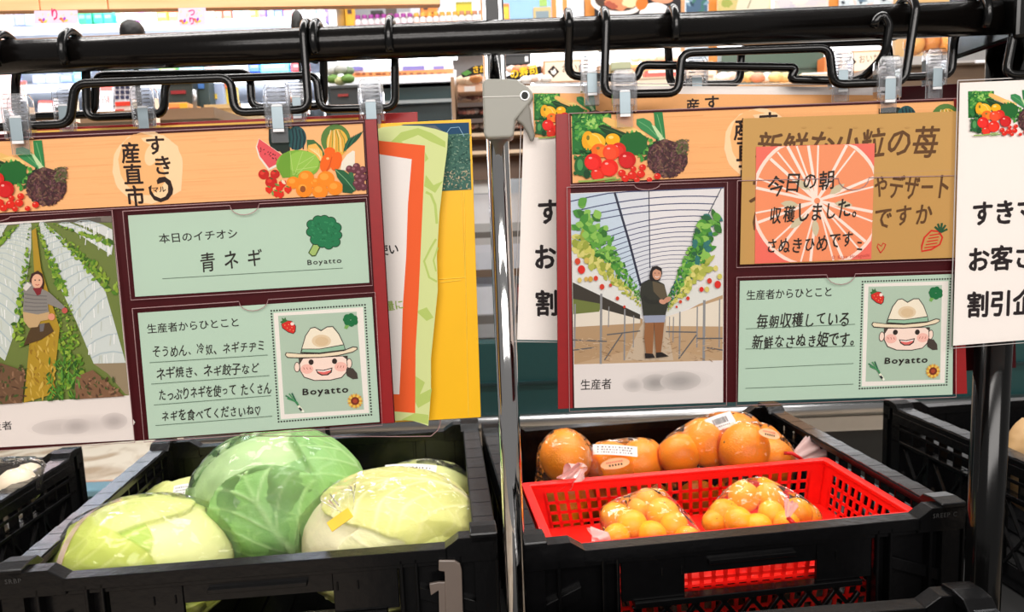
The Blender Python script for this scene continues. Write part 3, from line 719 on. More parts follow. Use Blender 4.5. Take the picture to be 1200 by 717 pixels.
def art_logo(S, m):
    S.use(m, 1 / 5.217)
    S.ell(905, 190, 215, 220, (252, 214, 168), 0.2, 40, 0.02, 4); S.ell(880, 170, 150, 190, (247, 186, 124), -0.2, 40, 0.03, 8)
    S.poly([(865, 10), (1000, -10), (1090, 60), (1120, 180), (1110, 330), (1060, 360), (1000, 200), (940, 60), (880, 30)], (252, 214, 168))
    S.ell(930, 110, 40, 70, (252, 214, 168), 0.3)
    global s_tilt
    s_tilt = 0.04
    S.vtext('すき', (958, 52), (45, 122), (128, 122), (44, 28, 24), 0.02)
    S.vtext('産直市', (808, 98), (14, 132), (122, 128), (44, 28, 24), 0.022)
    pts, wd = [], []
    for k in range(27):
        a = math.radians(-100 + k * 10); pts.append((985 + 62 * math.cos(a), 322 + 66 * math.sin(a)))
    S.poly([(960, 268), (975, 250), (1010, 245), (1046, 270), (1062, 320), (1058, 350), (1030, 385), (985, 402), (945, 388), (918, 350), (910, 310), (930, 296), (928, 330), (948, 362), (985, 378), (1014, 366), (1030, 340), (1030, 300), (1010, 278), (985, 285), (965, 292)], (44, 28, 24))
    S.text('マル', (932, 342), (1020, 336), 36, (44, 28, 24), 0.02)
def art_stamp(S, m, sc):
    S.use(m, sc)
    ink = (52, 40, 36)
    S.poly([(50, 100), (535, 68), (568, 640), (90, 675)], (238, 230, 222)); S.poly([(75, 115), (500, 92), (540, 622), (110, 648)], (176, 196, 176))
    cs = [(38, 88), (545, 55), (580, 650), (78, 688)]
    for (a, b_), n in (((cs[0], cs[1]), 33), ((cs[1], cs[2]), 38), ((cs[2], cs[3]), 33), ((cs[3], cs[0]), 38)):
        for i in range(n):
            f = i / n; x, y = a[0] + (b_[0] - a[0]) * f, a[1] + (b_[1] - a[1]) * f
            S.poly([(x - 4.5, y - 4), (x + 4.5, y - 4.4), (x + 4.8, y + 4), (x - 4.3, y + 4.4)], (38, 34, 34), lift=(i == 0))
    # strawberry and broccoli
    S.poly([(92, 160), (110, 138), (150, 142), (172, 170), (170, 200), (158, 213), (130, 205), (98, 182)], ink); S.poly([(95, 161), (112, 141), (148, 145), (169, 171), (166, 199), (157, 209), (131, 201), (101, 180)], (214, 46, 40)); S.ell(152, 158, 10, 9, (250, 220, 210))
    for x, y in ((112, 165), (125, 180), (140, 190), (150, 178), (132, 162), (158, 195)): S.ell(x, y, 2.4, 2.4, (250, 190, 120), n=6, lift=False)
    S.poly([(86, 148), (98, 140), (95, 125), (108, 132), (114, 122), (120, 136), (130, 142), (112, 150), (98, 158)], (60, 110, 60))
    S.poly([(440, 160), (456, 152), (462, 166), (448, 188), (432, 182)], (120, 170, 90))
    for x, y, q in ((450, 125, 20), (470, 118, 18), (488, 130, 18), (492, 148, 16), (472, 156, 18), (450, 148, 18), (440, 135, 14)): S.ell(x, y, q, q, (28, 110, 62), n=14)
    # ponytail, ears, face
    S.poly([(448, 395), (480, 398), (503, 425), (508, 455), (480, 458), (448, 440), (440, 415)], (70, 60, 54))
    for x, y in ((178, 392), (460, 372)):
        S.ell(x, y, 16, 28, ink); S.ell(x, y, 12.5, 24, (246, 218, 202))
    S.poly([(188, 345), (446, 330), (452, 380), (447, 420), (420, 450), (360, 464), (270, 466), (215, 448), (192, 410)], ink)
    S.poly([(192, 347), (443, 333), (448, 380), (443, 418), (418, 446), (358, 460), (272, 462), (218, 444), (196, 408)], (246, 220, 206))
    S.poly([(186, 346), (212, 344), (196, 372), (190, 378)], (70, 60, 54)); S.poly([(425, 334), (452, 330), (452, 352), (440, 345)], (70, 60, 54))
    S.ell(232, 402, 34, 26, (242, 186, 172)); S.ell(415, 390, 34, 26, (242, 186, 172))
    for x in (215, 232, 249): S.stroke([(x - 2, 394), (x + 4, 405)], 3, (170, 80, 70))
    for x in (398, 414, 430): S.stroke([(x + 2, 384), (x - 2, 396)], 3, (170, 80, 70))
    S.ell(254, 365, 14, 15, (50, 38, 34)); S.ell(381, 360, 14, 15, (50, 38, 34))
    S.poly([(278, 404), (320, 407), (370, 394), (366, 420), (345, 436), (312, 438), (288, 426)], ink); S.poly([(285, 409), (322, 412), (364, 401), (358, 418), (340, 430), (314, 432), (294, 422)], (226, 110, 104)); S.poly([(285, 409), (322, 412), (364, 401), (362, 408), (322, 418), (288, 414)], (250, 240, 232))
    # straw hat
    S.poly([(112, 326), (118, 312), (150, 314), (200, 318), (300, 318), (430, 300), (480, 280), (504, 282), (506, 296), (480, 312), (400, 332), (300, 342), (180, 344), (125, 342)], ink)
    S.poly([(117, 327), (122, 316), (150, 318), (200, 322), (300, 322), (431, 305), (482, 285), (500, 287), (501, 295), (478, 308), (399, 327), (300, 337), (180, 339), (128, 337)], (236, 218, 188))
    S.poly([(196, 316), (205, 280), (222, 222), (250, 180), (275, 174), (308, 192), (340, 172), (372, 170), (405, 210), (430, 262), (442, 302), (300, 322)], ink)
    S.poly([(200, 313), (209, 281), (226, 224), (252, 184), (275, 179), (308, 198), (341, 177), (370, 175), (401, 212), (426, 263), (437, 299), (300, 317)], (240, 228, 206))
    S.ell(310, 250, 52, 34, (224, 200, 166)); S.ell(312, 252, 36, 24, (216, 188, 150))
    S.poly([(206, 292), (300, 292), (432, 268), (439, 299), (300, 318), (200, 314)], ink); S.poly([(208, 296), (300, 296), (431, 273), (436, 296), (300, 313), (203, 310)], (150, 188, 160))
    S.text('Boyatto', (205, 545), (462, 528), 46, (40, 32, 30), 0.025, 0.35, 4)
    # spring onion and sunflower
    for k, (x, y) in enumerate(((116, 545), (135, 535), (150, 532), (125, 560))): S.stroke([(x, y), (168 + k * 3, 578 + k), (195, 612)], 8, [(60, 120, 84), (90, 150, 100), (44, 96, 72), (70, 140, 90)][k])
    S.stroke([(185, 600), (212, 632)], 13, (232, 232, 210)); S.stroke([(190, 612), (204, 626)], 11, (40, 40, 50)); S.ell(211, 632, 6, 5, (240, 240, 230))
    for k in range(18):
        a = k * math.pi / 9; S.leaf(492 + 30 * math.cos(a), 575 + 29 * math.sin(a), 14, 6.5, a, (236, 196, 90) if k % 2 else (214, 150, 60), lift=(k == 0))
    S.ell(492, 575, 23, 22, (120, 50, 34)); S.ell(492, 575, 12, 11, (170, 70, 44)); S.use()
def film_pocket(P, q, h, parent, notch=None, name='pocket'):
    """thin clear sleeve face with a visible rim and a thumb notch in its top edge"""
    (tl, tr, br, bl_) = q; out = [tl]
    if notch:
        a, b_, dp = notch; L = lambda f: (tl[0] + (tr[0] - tl[0]) * f, tl[1] + (tr[1] - tl[1]) * f)
        p, r = L(a), L(b_)
        for i in range(9):
            t = math.pi * i / 8; out.append((p[0] + (r[0] - p[0]) * (1 - math.cos(t)) / 2, p[1] + (r[1] - p[1]) * (1 - math.cos(t)) / 2 + dp * math.sin(t)))
    out += [tr, br, bl_]
    W = [P.pt(x, y, h) for x, y in out]
    MB().prism(W, P.n * 0.0002).build(name, M['film'], parent)
    m = MB(); m.tube(W + [W[0]], 0.00045, 5, False); m.build(name + '_rim', M['film_edge'], parent, smooth=True)
def board(name, P, q, mat, label, th=0.003, group=None):
    e = empty(name, P.pt(*lerp2(q, .5, .5)), label, 'board', group)
    MB().prism([P.pt(x, y, 0) for x, y in q], -P.n * th).build('backing', mat, e, bevel=0.0006)
    return e
def thing_sheet(S, name, label, cat, group=None, mat='print'):
    o = S.done(name, None, mat); c = sum((Vector(v.co) for v in o.data.vertices), Vector()) / len(o.data.vertices)
    o.data.transform(Matrix.Translation(-c)); o.location = c
    return tag(o, label, cat, group)

# ================================================================== board with the green onion cards
INK = (40, 34, 34); PEN = (44, 40, 36); MINT = (184, 208, 188); LINE = (96, 116, 100)
qA = [(-44, 159), (442, 139), (463, 495.5), (-44, 531)]
bA = board('display_board', PA, qA, M['maroon'], 'maroon pocket board recommending green onions, above the cabbages')
MB().prism([PA.pt(x, y, 0.0006) for x, y in [(428, 140.5), (441, 139.6), (462, 495), (447, 496)]], -PA.n * 0.003).build('edge_strip', M['redpl'], bA)
S = Sheet(PA, 0.0009); q = [(-44, 168), (425, 145), (429.5, 227), (-44, 251.5)]
S.base(q, (250, 186, 126)); grain(S, q, (250, 186, 126), 90, 1)
fm = lambda x, y: (660 + x / 7.47 - 726, 125 + y / 7.47 + 36)
S.use(lambda x, y: (-66 + x / 7.47, 161.5 + y / 7.47 - (x - 0) / 7.47 * 0.03), 1 / 7.47); art_vegetables(S)
S.k = 25; S.use(lambda x, y: (290 + x / 7.967, 140 + y / 7.967), 1 / 7.967); art_fruit(S); S.use()
S.k = 25; art_logo(S, lambda x, y: (x / 5.217, 160 + y / 5.217)); S.use()
S.done('printed_banner', bA)
film_pocket(PA, [(-46, 165), (427, 143), (431.5, 229), (-46, 254)], 0.0046, bA)
# producer card with the field photo
S = Sheet(PA, 0.0012); S.base([(-44, 264), (131, 253), (158, 515), (-44, 526)], (232, 222, 216))
M5 = lambda x, y: (x / 2.988, 240 + y / 2.988)
S.use(M5, 1 / 2.988); r = random.Random(11)
def clA(x, y):
    y = min(y, 696 - 0.066 * (x - 0)); xr = 392 + (y - 45) * 0.100
    return (max(-128, min(x, xr)), max(y, 72 - x * 0.085))
S.clip = clA
S.poly([(-130, 80), (393, 38), (455, 668), (-130, 706)], (110, 124, 60))
S.poly([(-130, 80), (393, 38), (394, 62), (130, 62), (-130, 90)], (92, 84, 76)); S.poly([(355, 36), (393, 36), (394, 60), (356, 58)], (120, 110, 100))
FILM = (206, 212, 208)
def tunnel(pl, pr, base, bands, seed):
    """a row of film tunnel between two edge lines (top to bottom), with hoops"""
    rr = random.Random(seed); S.poly(pl + list(reversed(pr)), base)
    def at(P_, t):
        n = len(P_) - 1; i = min(int(t * n), n - 1); f = t * n - i
        return (P_[i][0] * (1 - f) + P_[i + 1][0] * f, P_[i][1] * (1 - f) + P_[i + 1][1] * f)
    for k in range(bands):
        t = ((k + 0.5) / bands) ** 1.5; a, b_ = at(pl, t), at(pr, t); w_ = b_[0] - a[0]
        S.stroke([a, (a[0] + w_ * .3, (a[1] * .7 + b_[1] * .3) - w_ * .10), (a[0] + w_ * .7, (a[1] * .3 + b_[1] * .7) - w_ * .10), b_], 1.6 + 3 * t, (176, 190, 194), lift=(k == 0))
        for j in range(5):
            u = rr.uniform(0.05, 0.95); x = a[0] + w_ * u; y = a[1] + (b_[1] - a[1]) * u
            S.stroke([(x, y - 4), (x + rr.uniform(-4, 6), y + 8 + 26 * t)], 1.2 + 3.0 * t, rr.choice([(228, 230, 226), (190, 196, 186), (238, 238, 236), (198, 202, 188)]), lift=False)
tunnel([(140, 62), (150, 130), (200, 260), (270, 410), (330, 555)], [(158, 62), (215, 110), (300, 215), (370, 300), (442, 552)], FILM, 22, 1)
S.poly([(330, 555), (442, 552), (455, 668), (440, 660), (380, 590)], (150, 132, 104))
tunnel([(72, 68), (20, 130), (-40, 200), (-100, 300), (-130, 420)], [(112, 66), (112, 150), (95, 270), (70, 400), (20, 545)], (202, 208, 200), 20, 2)
tunnel([(205, 66), (260, 90), (320, 130), (393, 175)], [(250, 64), (300, 84), (350, 112), (398, 140)], (216, 220, 218), 8, 3)
tunnel([(260, 62), (310, 78), (398, 124)], [(330, 60), (360, 68), (396, 86)], (214, 216, 214), 5, 4)
tunnel([(-20, 76), (-60, 110), (-130, 190)], [(30, 70), (0, 120), (-110, 240)], (210, 214, 208), 6, 6)
GR = [(112, 150, 44), (82, 128, 36), (150, 178, 66), (60, 98, 30), (134, 160, 50)]
for a, b_, w0, w1, n in (((160, 66), (418, 300), 8, 60, 140), ((130, 66), (225, 300), 8, 34, 110), ((190, 66), (395, 135), 4, 12, 50), ((70, 72), (0, 130), 6, 16, 30), ((225, 340), (260, 640), 60, 90, 190), ((110, 80), (70, 480), 6, 50, 100)):
    for i in range(n):
        t = r.random(); wv = w0 + (w1 - w0) * t
        S.leaf(a[0] + (b_[0] - a[0]) * t + r.uniform(-.5, .5) * wv, a[1] + (b_[1] - a[1]) * t + r.uniform(-.4, .4) * wv, 3 + 11 * t, 2 + 5 * t, r.uniform(0, 6.3), r.choice(GR), lift=(i % 20 == 0))
S.poly([(118, 90), (132, 80), (150, 220), (215, 430), (190, 660), (90, 690), (110, 480), (130, 300)], (176, 142, 40))
for i in range(90): S.leaf(r.uniform(105, 200), r.uniform(430, 680), r.uniform(5, 16), r.uniform(2, 5), r.uniform(0.8, 2.2), r.choice([(196, 160, 60), (150, 112, 30), (208, 176, 84), (166, 130, 40)]), lift=(i % 15 == 0))
S.poly([(-130, 560), (0, 548), (95, 580), (85, 690), (-130, 705)], (112, 82, 58)); S.poly([(270, 600), (330, 575), (440, 668), (270, 678)], (128, 92, 66))
for i in range(120):
    x, y = (r.uniform(-40, 95), r.uniform(560, 690)) if i % 2 else (r.uniform(270, 430), r.uniform(600, 670))
    S.leaf(x, y, r.uniform(4, 14), r.uniform(2, 5), r.uniform(0, 6.3), r.choice([(150, 112, 84), (86, 60, 42), (130, 96, 70), (70, 84, 40)]), lift=(i % 20 == 0))
for i in range(80): S.leaf(230 + r.uniform(-55, 55), 610 + r.uniform(-70, 70), r.uniform(8, 22), r.uniform(2, 4), r.uniform(0.6, 2.5), r.choice([(70, 120, 40), (96, 150, 54), (50, 92, 34)]), lift=(i % 10 == 0))
# kneeling grower in a grey quilted jacket
S.poly([(120, 420), (180, 410), (196, 440), (150, 470), (90, 490), (110, 440)], (84, 62, 36))
S.poly([(118, 240), (140, 229), (156, 240), (163, 270), (158, 300), (120, 300), (108, 275)], (62, 34, 30))
S.poly([(90, 285), (110, 268), (150, 290), (180, 305), (235, 355), (225, 365), (175, 345), (180, 385), (130, 388), (88, 370), (92, 320)], (138, 132, 126)); S.poly([(88, 290), (104, 268), (118, 280), (100, 300)], (214, 206, 200))
for k in range(5): S.stroke([(94, 310 + k * 14), (130, 316 + k * 13), (172, 318 + k * 12)], 3, (104, 100, 98))
S.ell(138, 266, 19, 25, (226, 176, 146)); S.poly([(122, 290), (156, 288), (150, 312), (138, 316)], (128, 36, 44)); S.ell(131, 262, 3, 2.4, (50, 30, 30), n=8); S.ell(146, 262, 3, 2.4, (50, 30, 30), n=8); S.stroke([(132, 277), (139, 280), (146, 277)], 3, (186, 80, 74))
S.poly([(88, 372), (140, 382), (182, 372), (176, 400), (150, 405), (140, 425), (110, 428), (92, 405)], (196, 164, 120)); S.ell(188, 390, 12, 12, (220, 150, 120)); S.ell(234, 368, 10, 10, (190, 90, 80)); S.poly([(146, 415), (165, 412), (160, 440), (148, 442)], (110, 104, 104))
S.clip = None; S.use(); S.k = 2; S.text('生産者', (-22, 505), (16, 502), 10.5, INK, 0.008)
r = random.Random(2)
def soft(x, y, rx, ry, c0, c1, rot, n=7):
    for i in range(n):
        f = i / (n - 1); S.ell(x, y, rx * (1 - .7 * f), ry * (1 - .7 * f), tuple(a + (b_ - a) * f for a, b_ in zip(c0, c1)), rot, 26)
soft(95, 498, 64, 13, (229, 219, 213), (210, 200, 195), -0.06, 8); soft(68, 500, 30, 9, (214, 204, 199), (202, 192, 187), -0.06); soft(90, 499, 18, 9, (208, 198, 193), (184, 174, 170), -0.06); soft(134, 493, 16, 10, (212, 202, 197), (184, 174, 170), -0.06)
thing_sheet(S, 'producer_card', 'white producer card with a photo of a grower kneeling in a field of film tunnels', 'card', mat='gloss_print')
film_pocket(PA, [(-46, 258), (133.5, 246.5), (160, 517), (-46, 529)], 0.0044, bA, (0.02, 0.34, 5))
# today's pick
S = Sheet(PA, 0.0012); S.base([(150.5, 252.5), (427.5, 237), (433, 331), (159, 347.5)], MINT)
S.text('本日のイチオシ', (187, 284.5), (280, 278), 11, INK, 0.012); S.text('青 ネ ギ', (236, 318), (309, 311.5), 21, PEN, 0.010, 1.1, 5)
S.stroke([(191, 326.5), (402, 314)], 0.9, LINE)
S.use(lambda x, y: (300 + x / 3.98, 180 + y / 3.98), 1 / 3.98)
S.poly([(244, 462), (262, 430), (272, 405), (290, 415), (306, 430), (280, 478), (262, 480)], (60, 80, 40)); S.poly([(250, 462), (266, 432), (276, 412), (298, 430), (278, 472), (264, 474)], (164, 190, 110))
bs = [(260, 330, 24), (290, 312, 26), (320, 310, 26), (350, 318, 26), (375, 345, 26), (382, 380, 22), (370, 412, 26), (340, 425, 24), (310, 415, 26), (280, 400, 28), (258, 365, 24), (318, 360, 66)]
for x, y, q in bs: S.ell(x, y, q, q * .95, (34, 66, 44), n=16, lift=(q == 24))
for x, y, q in bs: S.ell(x, y, q - 4, q * .95 - 4, (34, 120, 76), n=16, lift=(q == 24))
for k in range(40): S.leaf(318 + random.uniform(-60, 60), 362 + random.uniform(-48, 48), 8, 4, random.uniform(0, 6), random.choice([(48, 136, 88), (28, 106, 66)]), lift=(k == 0))
S.text('Boyatto', (239, 519), (404, 508), 30, INK, 0.012, 0.3, 9); S.use()
thing_sheet(S, 'message_card', "mint green card naming today's pick, with a broccoli drawing", 'card')
film_pocket(PA, [(146, 247.5), (430, 232), (437, 334), (155.5, 351)], 0.0044, bA, (0.44, 0.56, 12))
# the grower's comment
S = Sheet(PA, 0.0012); S.base([(162, 366.5), (436, 348), (445, 494), (175, 514)], MINT)
S.text('生産者からひとこと', (173, 390), (282, 381.5), 11, INK, 0.012)
for st, a, b_, sd in (('そうめん、冷奴、ネギチヂミ', (179.6, 418), (312, 410), 1), ('ネギ焼き、ネギ餃子など', (184, 443), (305, 436), 2), ('たっぷりネギを使って たくさん', (187, 468), (319, 459.5), 3), ('ネギを食べてくださいね♡', (190, 493), (309, 485.5), 4)):
    S.text(st, a, b_, 13.5, PEN, 0.010, 1.2, sd)
for a, b_ in (((176, 424.5), (314, 415.5)), ((178, 449.5), (316, 439.5)), ((181, 474), (318, 463)), ((183, 498), (319.5, 487))): S.stroke([a, b_], 0.8, LINE)
S.k = 3; art_stamp(S, lambda x, y: (310 + x / 4.627, 345 + y / 4.627), 1 / 4.627)
thing_sheet(S, 'message_card', 'mint green comment card with four handwritten lines and a farmer stamp', 'card')
film_pocket(PA, [(157, 361), (440, 342), (448.5, 497), (171, 516.5)], 0.0044, bA, (0.44, 0.56, 12))

# ================================================================== things hung behind that board
Py = Plane(atY(500, 140, 0.824), 0.0)
yf_ = board('document_folder', Py, [(400, 147), (552, 139.5), (563.5, 489), (410, 498)], M['yellow'], 'yellow plastic folder beside the chrome pole')
S = Sheet(Py, 0.0006); S.base([(470, 147), (549.5, 143.5), (552.5, 222), (472, 226)], (64, 104, 92)); r = random.Random(9)
S.poly([(470, 146), (549.5, 143.5), (550, 156), (516, 158)], (30, 72, 106)); S.poly([(470, 147), (510, 147), (522, 156), (500, 158)], (88, 96, 112))
for i in range(420):
    x, y = r.uniform(514, 551), r.uniform(158, 222)
    c = r.choice([(50, 92, 80), (84, 128, 108), (40, 78, 70), (120, 150, 130)]) if y < 200 - (x - 532) ** 2 * 0.0 + 0 or r.random() < .4 else r.choice([(170, 160, 130), (196, 182, 152), (110, 120, 96)])
    S.leaf(x, y, r.uniform(0.7, 2.0), r.uniform(0.4, 0.9), r.uniform(0, 6), c, lift=(i % 40 == 0))
S.stroke([(522, 158), (528, 150), (538, 149), (544, 160)], 0.7, (150, 190, 220)); S.stroke([(538, 158), (549, 157)], 0.6, (150, 190, 180))
S.done('printed_photo', yf_)
m = MB()
for a, b_ in (((544, 224), (549, 487)), ((541, 224), (545, 326)), ((515, 327), (546, 325)), ((516, 331), (540, 328))): m.tube([Py.pt(*a, 0.0006), Py.pt(*b_, 0.0006)], 0.0005, 5)
m.build('pocket_edges', plain('yellow_edge', (255, 214, 70), 0.3), yf_)
Pg = Plane(atY(490, 160, 0.812), 0.0)
S = Sheet(Pg, 0.0); LG = (212, 222, 152); DG = (182, 202, 108)
out = [(430, 156), (448, 149), (470, 147), (492, 147.5), (510, 151), (525, 156), (524, 175), (519.5, 210), (515, 250), (512, 300), (513, 340), (509, 380), (505, 420), (505, 460), (502, 499), (494, 496), (480, 492), (463, 493), (430, 495)]
S.base(out, LG)
S.poly([(452, 172), (470, 155), (490, 150), (506, 156), (522, 166), (522, 173), (505, 166), (490, 158), (476, 164), (462, 176)], DG); S.poly([(470, 166), (488, 159), (504, 166), (500, 170), (478, 170)], LG)
S.poly([(498, 178), (502, 186), (498, 190)], DG); S.poly([(499, 205), (508, 217), (519, 212), (510, 226), (497, 218)], DG)
S.stroke([(499, 225), (505, 228), (510, 240), (512, 262)], 3, DG); S.stroke([(511, 280), (505, 290), (497, 306), (503, 325), (512, 330)], 2.4, DG); S.stroke([(513, 290), (508, 305), (511, 318)], 2, DG)
S.poly([(486, 440), (498, 448), (492, 462), (506, 455), (504, 470), (490, 478), (486, 470)], DG); S.poly([(488, 365), (500, 360), (508, 372), (500, 376)], DG); S.poly([(470, 492), (486, 484), (502, 486), (502, 497), (484, 493)], DG)
S.poly([(436, 164), (498, 170.5), (496.5, 215), (494, 270), (490.5, 350), (487, 410), (486.5, 484), (440, 480)], (238, 96, 44))
S.poly([(440, 180), (482.5, 186.5), (478, 240), (476, 300), (472, 360), (470, 420), (468, 462), (446, 461)], (240, 232, 226))
S.text('使い', (443, 299), (468, 296.5), 12, INK, 0.02); S.text('量に', (452, 364), (474, 361), 11, (150, 176, 80), 0.015)
thing_sheet(S, 'recipe_leaflet', 'pale green leaflet with an orange frame in front of the yellow folder', 'leaflet')
Pr = Plane(atY(300, 140, 0.848), 0.0)
rb = board('display_board', Pr, [(30, 151), (489, 131), (500, 470), (40, 490)], M['redpl'], 'red board whose top edge peeks out behind the green onion board', 0.0025)
S = Sheet(Plane(atY(300, 140, 0.842)), 0.0); S.base([(36, 153.5), (420, 137.5), (428, 200), (40, 220)], (246, 196, 96)); thing_sheet(S, 'paper_sheet', 'yellow orange paper showing as a thin line behind the green onion board', 'paper')
Pq = Plane(atY(470, 500, 0.834), 0.0)
cs_ = empty('clear_sleeve', Pq.pt(470, 495), 'empty clear film sleeve hanging under the green onion board and leaflet', 'sleeve')
qs = [(300, 340), (515, 340), (516, 496), (513, 504), (505, 511), (470, 511.5), (300, 511)]
W = [Pq.pt(x, y) for x, y in qs]
MB().prism(W, -Pq.n * 0.0002).build('film', clear_mat('sleeve_film', (0.9, 0.9, 0.9), 0.12, 0.2), cs_)
MB().tube(W[1:], 0.0005, 5).build('film_rim', M['film_edge'], cs_, smooth=True)

# ================================================================== white discount sheets
def discount_sheet(P, q, pic, banner, rows, label, film_q, tilt_rows, logo=None):
    e = empty('notice_sheet', P.pt(*lerp2(q, .5, .5)), label, 'notice')
    S = Sheet(P, 0.0); S.base(q, (246, 238, 232))
    S.poly(banner, (246, 182, 118)) if banner else None
    S.use(lambda x, y: (pic[0] + (x - 60) * pic[2] / 7.47, pic[1] + (y - 50) * pic[2] / 7.47), pic[2] / 7.47); S.k = 3; art_vegetables(S); S.use()
    S.k = 3
    if logo: S.vtext('すき', logo[0], (2, 20), (19, 18), (44, 28, 24), 0.02); S.vtext('産', logo[1], (2, 20), (17, 16), (44, 28, 24), 0.02)
    for st, a, b_, h in rows: S.k = 3; S.text(st, a, b_, h, (38, 30, 32), 0.03)
    S.done('printed_paper', e)
    W = [P.pt(x, y, 0.0008) for x, y in film_q]
    MB().prism(W, P.n * 0.0003).build('laminate', M['film'], e); MB().tube(W + [W[0]], 0.0006, 5, False).build('laminate_rim', plain('laminate_rim', (206, 200, 198), 0.2), e, smooth=True)
    return e
PDs = Plane(atY(800, 100, 0.818))
discount_sheet(PDs, [(615, 100), (1050, 102), (1056, 404), (606, 398)], (624.5, 108.5, 0.66), [(624, 109), (1046, 111.5), (1047, 168), (626, 161)],
               [('すきマ', (629, 261), (712, 259), 28), ('お客さ', (625, 314), (708, 312), 28), ('割引企', (627, 368), (710, 366), 28)],
               'white notice sheet between the chrome pole and the greenhouse board', [(612, 97.5), (1053, 99.5), (1060, 407), (603, 400)], 0, ((834, 121), (812, 124)))
discount_sheet(PG, [(1125, 97), (1330, 88), (1330, 388), (1117, 405)], (1133, 105.5, 0.66), None,
               [('すきマ', (1138, 263), (1216, 258.5), 27), ('お客さ', (1133, 317), (1214, 312), 27), ('割引企', (1132, 370), (1213, 366), 28)],
               'white notice sheet hanging over the black post at the bar end', [(1122, 94.5), (1334, 85), (1334, 391), (1113, 408)], 0)
PFd = Plane(atY(1100, 100, 0.894))
board('display_board', PFd, [(1040, 102), (1185, 95), (1191, 431), (1044, 440)], M['maroon'], 'dark maroon board hanging between the greenhouse board and the black post', 0.0025)

# ================================================================== board with the greenhouse photo
qE = [(651, 134), (1122, 114), (1133.5, 461), (654, 479)]
bE = board('display_board', PE, qE, M['maroon'], 'maroon pocket board with the greenhouse photo, above the oranges')
MB().prism([PE.pt(x, y, 0.0005) for x, y in [(651.5, 134), (668, 133.3), (671, 478), (654, 479)]], -PE.n * 0.003).build('edge_strip', M['redpl'], bE)
MB().prism([PE.pt(x, y, 0.0005) for x, y in [(1117, 115), (1122, 114.5), (1133, 461), (1119, 461.5)]], -PE.n * 0.003).build('edge_strip', M['redpl'], bE)
S = Sheet(PE, 0.0009); q = [(669, 136), (1117, 118.5), (1119, 196), (671, 214.5)]
S.base(q, (246, 180, 118)); grain(S, q, (246, 180, 118), 80, 4)
S.use(lambda x, y: (660 + x / 7.47, 125 + y / 7.47), 1 / 7.47); art_vegetables(S)
S.k = 25; art_logo(S, lambda x, y: (x / 5.217 + 716, 160 + y / 5.217 - 27)); S.k = 25; S.use(lambda x, y: (290 + x / 7.967 + 714, 140 + y / 7.967 - 24), 1 / 7.967); art_fruit(S); S.use()
S.done('printed_banner', bE)
film_pocket(PE, [(666, 133.5), (1119, 116), (1121, 199), (668, 217)], 0.0046, bE)
# greenhouse photo card
S = Sheet(PE, 0.0012); S.base([(668.5, 226.5), (848, 219.5), (847, 471), (673, 477.5)], (226, 218, 214))
S.use(lambda x, y: (660 + x / 3.335, 215 + y / 3.335), 1 / 3.335); r = random.Random(21)
S.clip = lambda x, y: (min(627 - (y - 20) * 0.008, max(29 + (y - 40) * 0.02, x)), min(706 - (x - 42) * 0.026, max(y, 41 - (x - 30) * 0.042)))
S.poly([(29, 40), (627, 16), (622, 690), (42, 706)], (190, 160, 126))
S.poly([(29, 40), (627, 16), (622, 500), (400, 545), (300, 545), (42, 500)], (226, 222, 222)); S.poly([(29, 40), (210, 32), (300, 380), (300, 420), (29, 300)], (196, 210, 224))
S.poly([(210, 32), (330, 28), (345, 380), (300, 400)], (214, 216, 222))
for k in range(19):
    t = (k / 19) ** 0.75; cx, cy = 345, 410; xl = 29 + (300 - 29) * t; xr = 626 + (430 - 626) * t
    yl = 110 + 320 * t + (0 if k else 0); yc = 20 + 360 * t; yr = 10 + 380 * t
    if k < 4: yl -= 40
    pts = []
    for i in range(9):
        u = i / 8; x = xl + (xr - xl) * u; y = yl * (1 - u) ** 2 + 2 * (yc - 25 + 25 * t) * u * (1 - u) + yr * u * u; pts.append((x, max(y, 42 - x * 0.04)))
    S.stroke(pts, 4.6 - 3.2 * t, (64, 70, 108), lift=(k % 6 == 0))
S.stroke([(200, 34), (255, 220), (302, 400)], 9, (42, 44, 64)); S.stroke([(334, 28), (338, 330)], 4, (66, 66, 84)); S.stroke([(616, 20), (520, 210), (410, 440)], 4, (80, 82, 92))
# benches, posts, floor
S.poly([(36, 360), (310, 530), (310, 580), (300, 640), (40, 704)], (178, 146, 110)); S.poly([(622, 420), (400, 540), (400, 640), (622, 690)], (186, 154, 118)); S.poly([(240, 690), (300, 560), (320, 530), (400, 530), (430, 690)], (196, 176, 152))
S.poly([(36, 450), (300, 520), (300, 545), (38, 560)], (226, 216, 200)); S.poly([(622, 450), (400, 520), (400, 556), (622, 558)], (228, 216, 198)); S.poly([(36, 350), (300, 500), (300, 530), (36, 460)], (60, 54, 46)); S.poly([(36, 235), (305, 480), (308, 515), (34, 385)], (222, 222, 218)); S.poly([(622, 340), (400, 480), (398, 520), (622, 435)], (220, 220, 214))
S.poly([(36, 450), (150, 470), (140, 500), (36, 510)], (110, 120, 60))
for x, y0, y1, ww in ((148, 430, 704, 9), (46, 470, 640, 6), (240, 490, 690, 6), (275, 515, 640, 4), (178, 480, 560, 4), (550, 455, 692, 10), (455, 500, 680, 6), (523, 480, 640, 5), (610, 450, 640, 5), (430, 520, 620, 4), (415, 520, 600, 3)): S.stroke([(x, y0), (x - 2, y1)], ww, (138, 138, 140))
for a, b_ in (((38, 610), (170, 616)), ((170, 590), (300, 575)), ((230, 585), (160, 690)), ((400, 578), (520, 580)), ((520, 604), (622, 604)), ((520, 590), (450, 684)), ((38, 650), (120, 640)), ((560, 640), (622, 650))): S.stroke([a, b_], 5, (96, 96, 98))
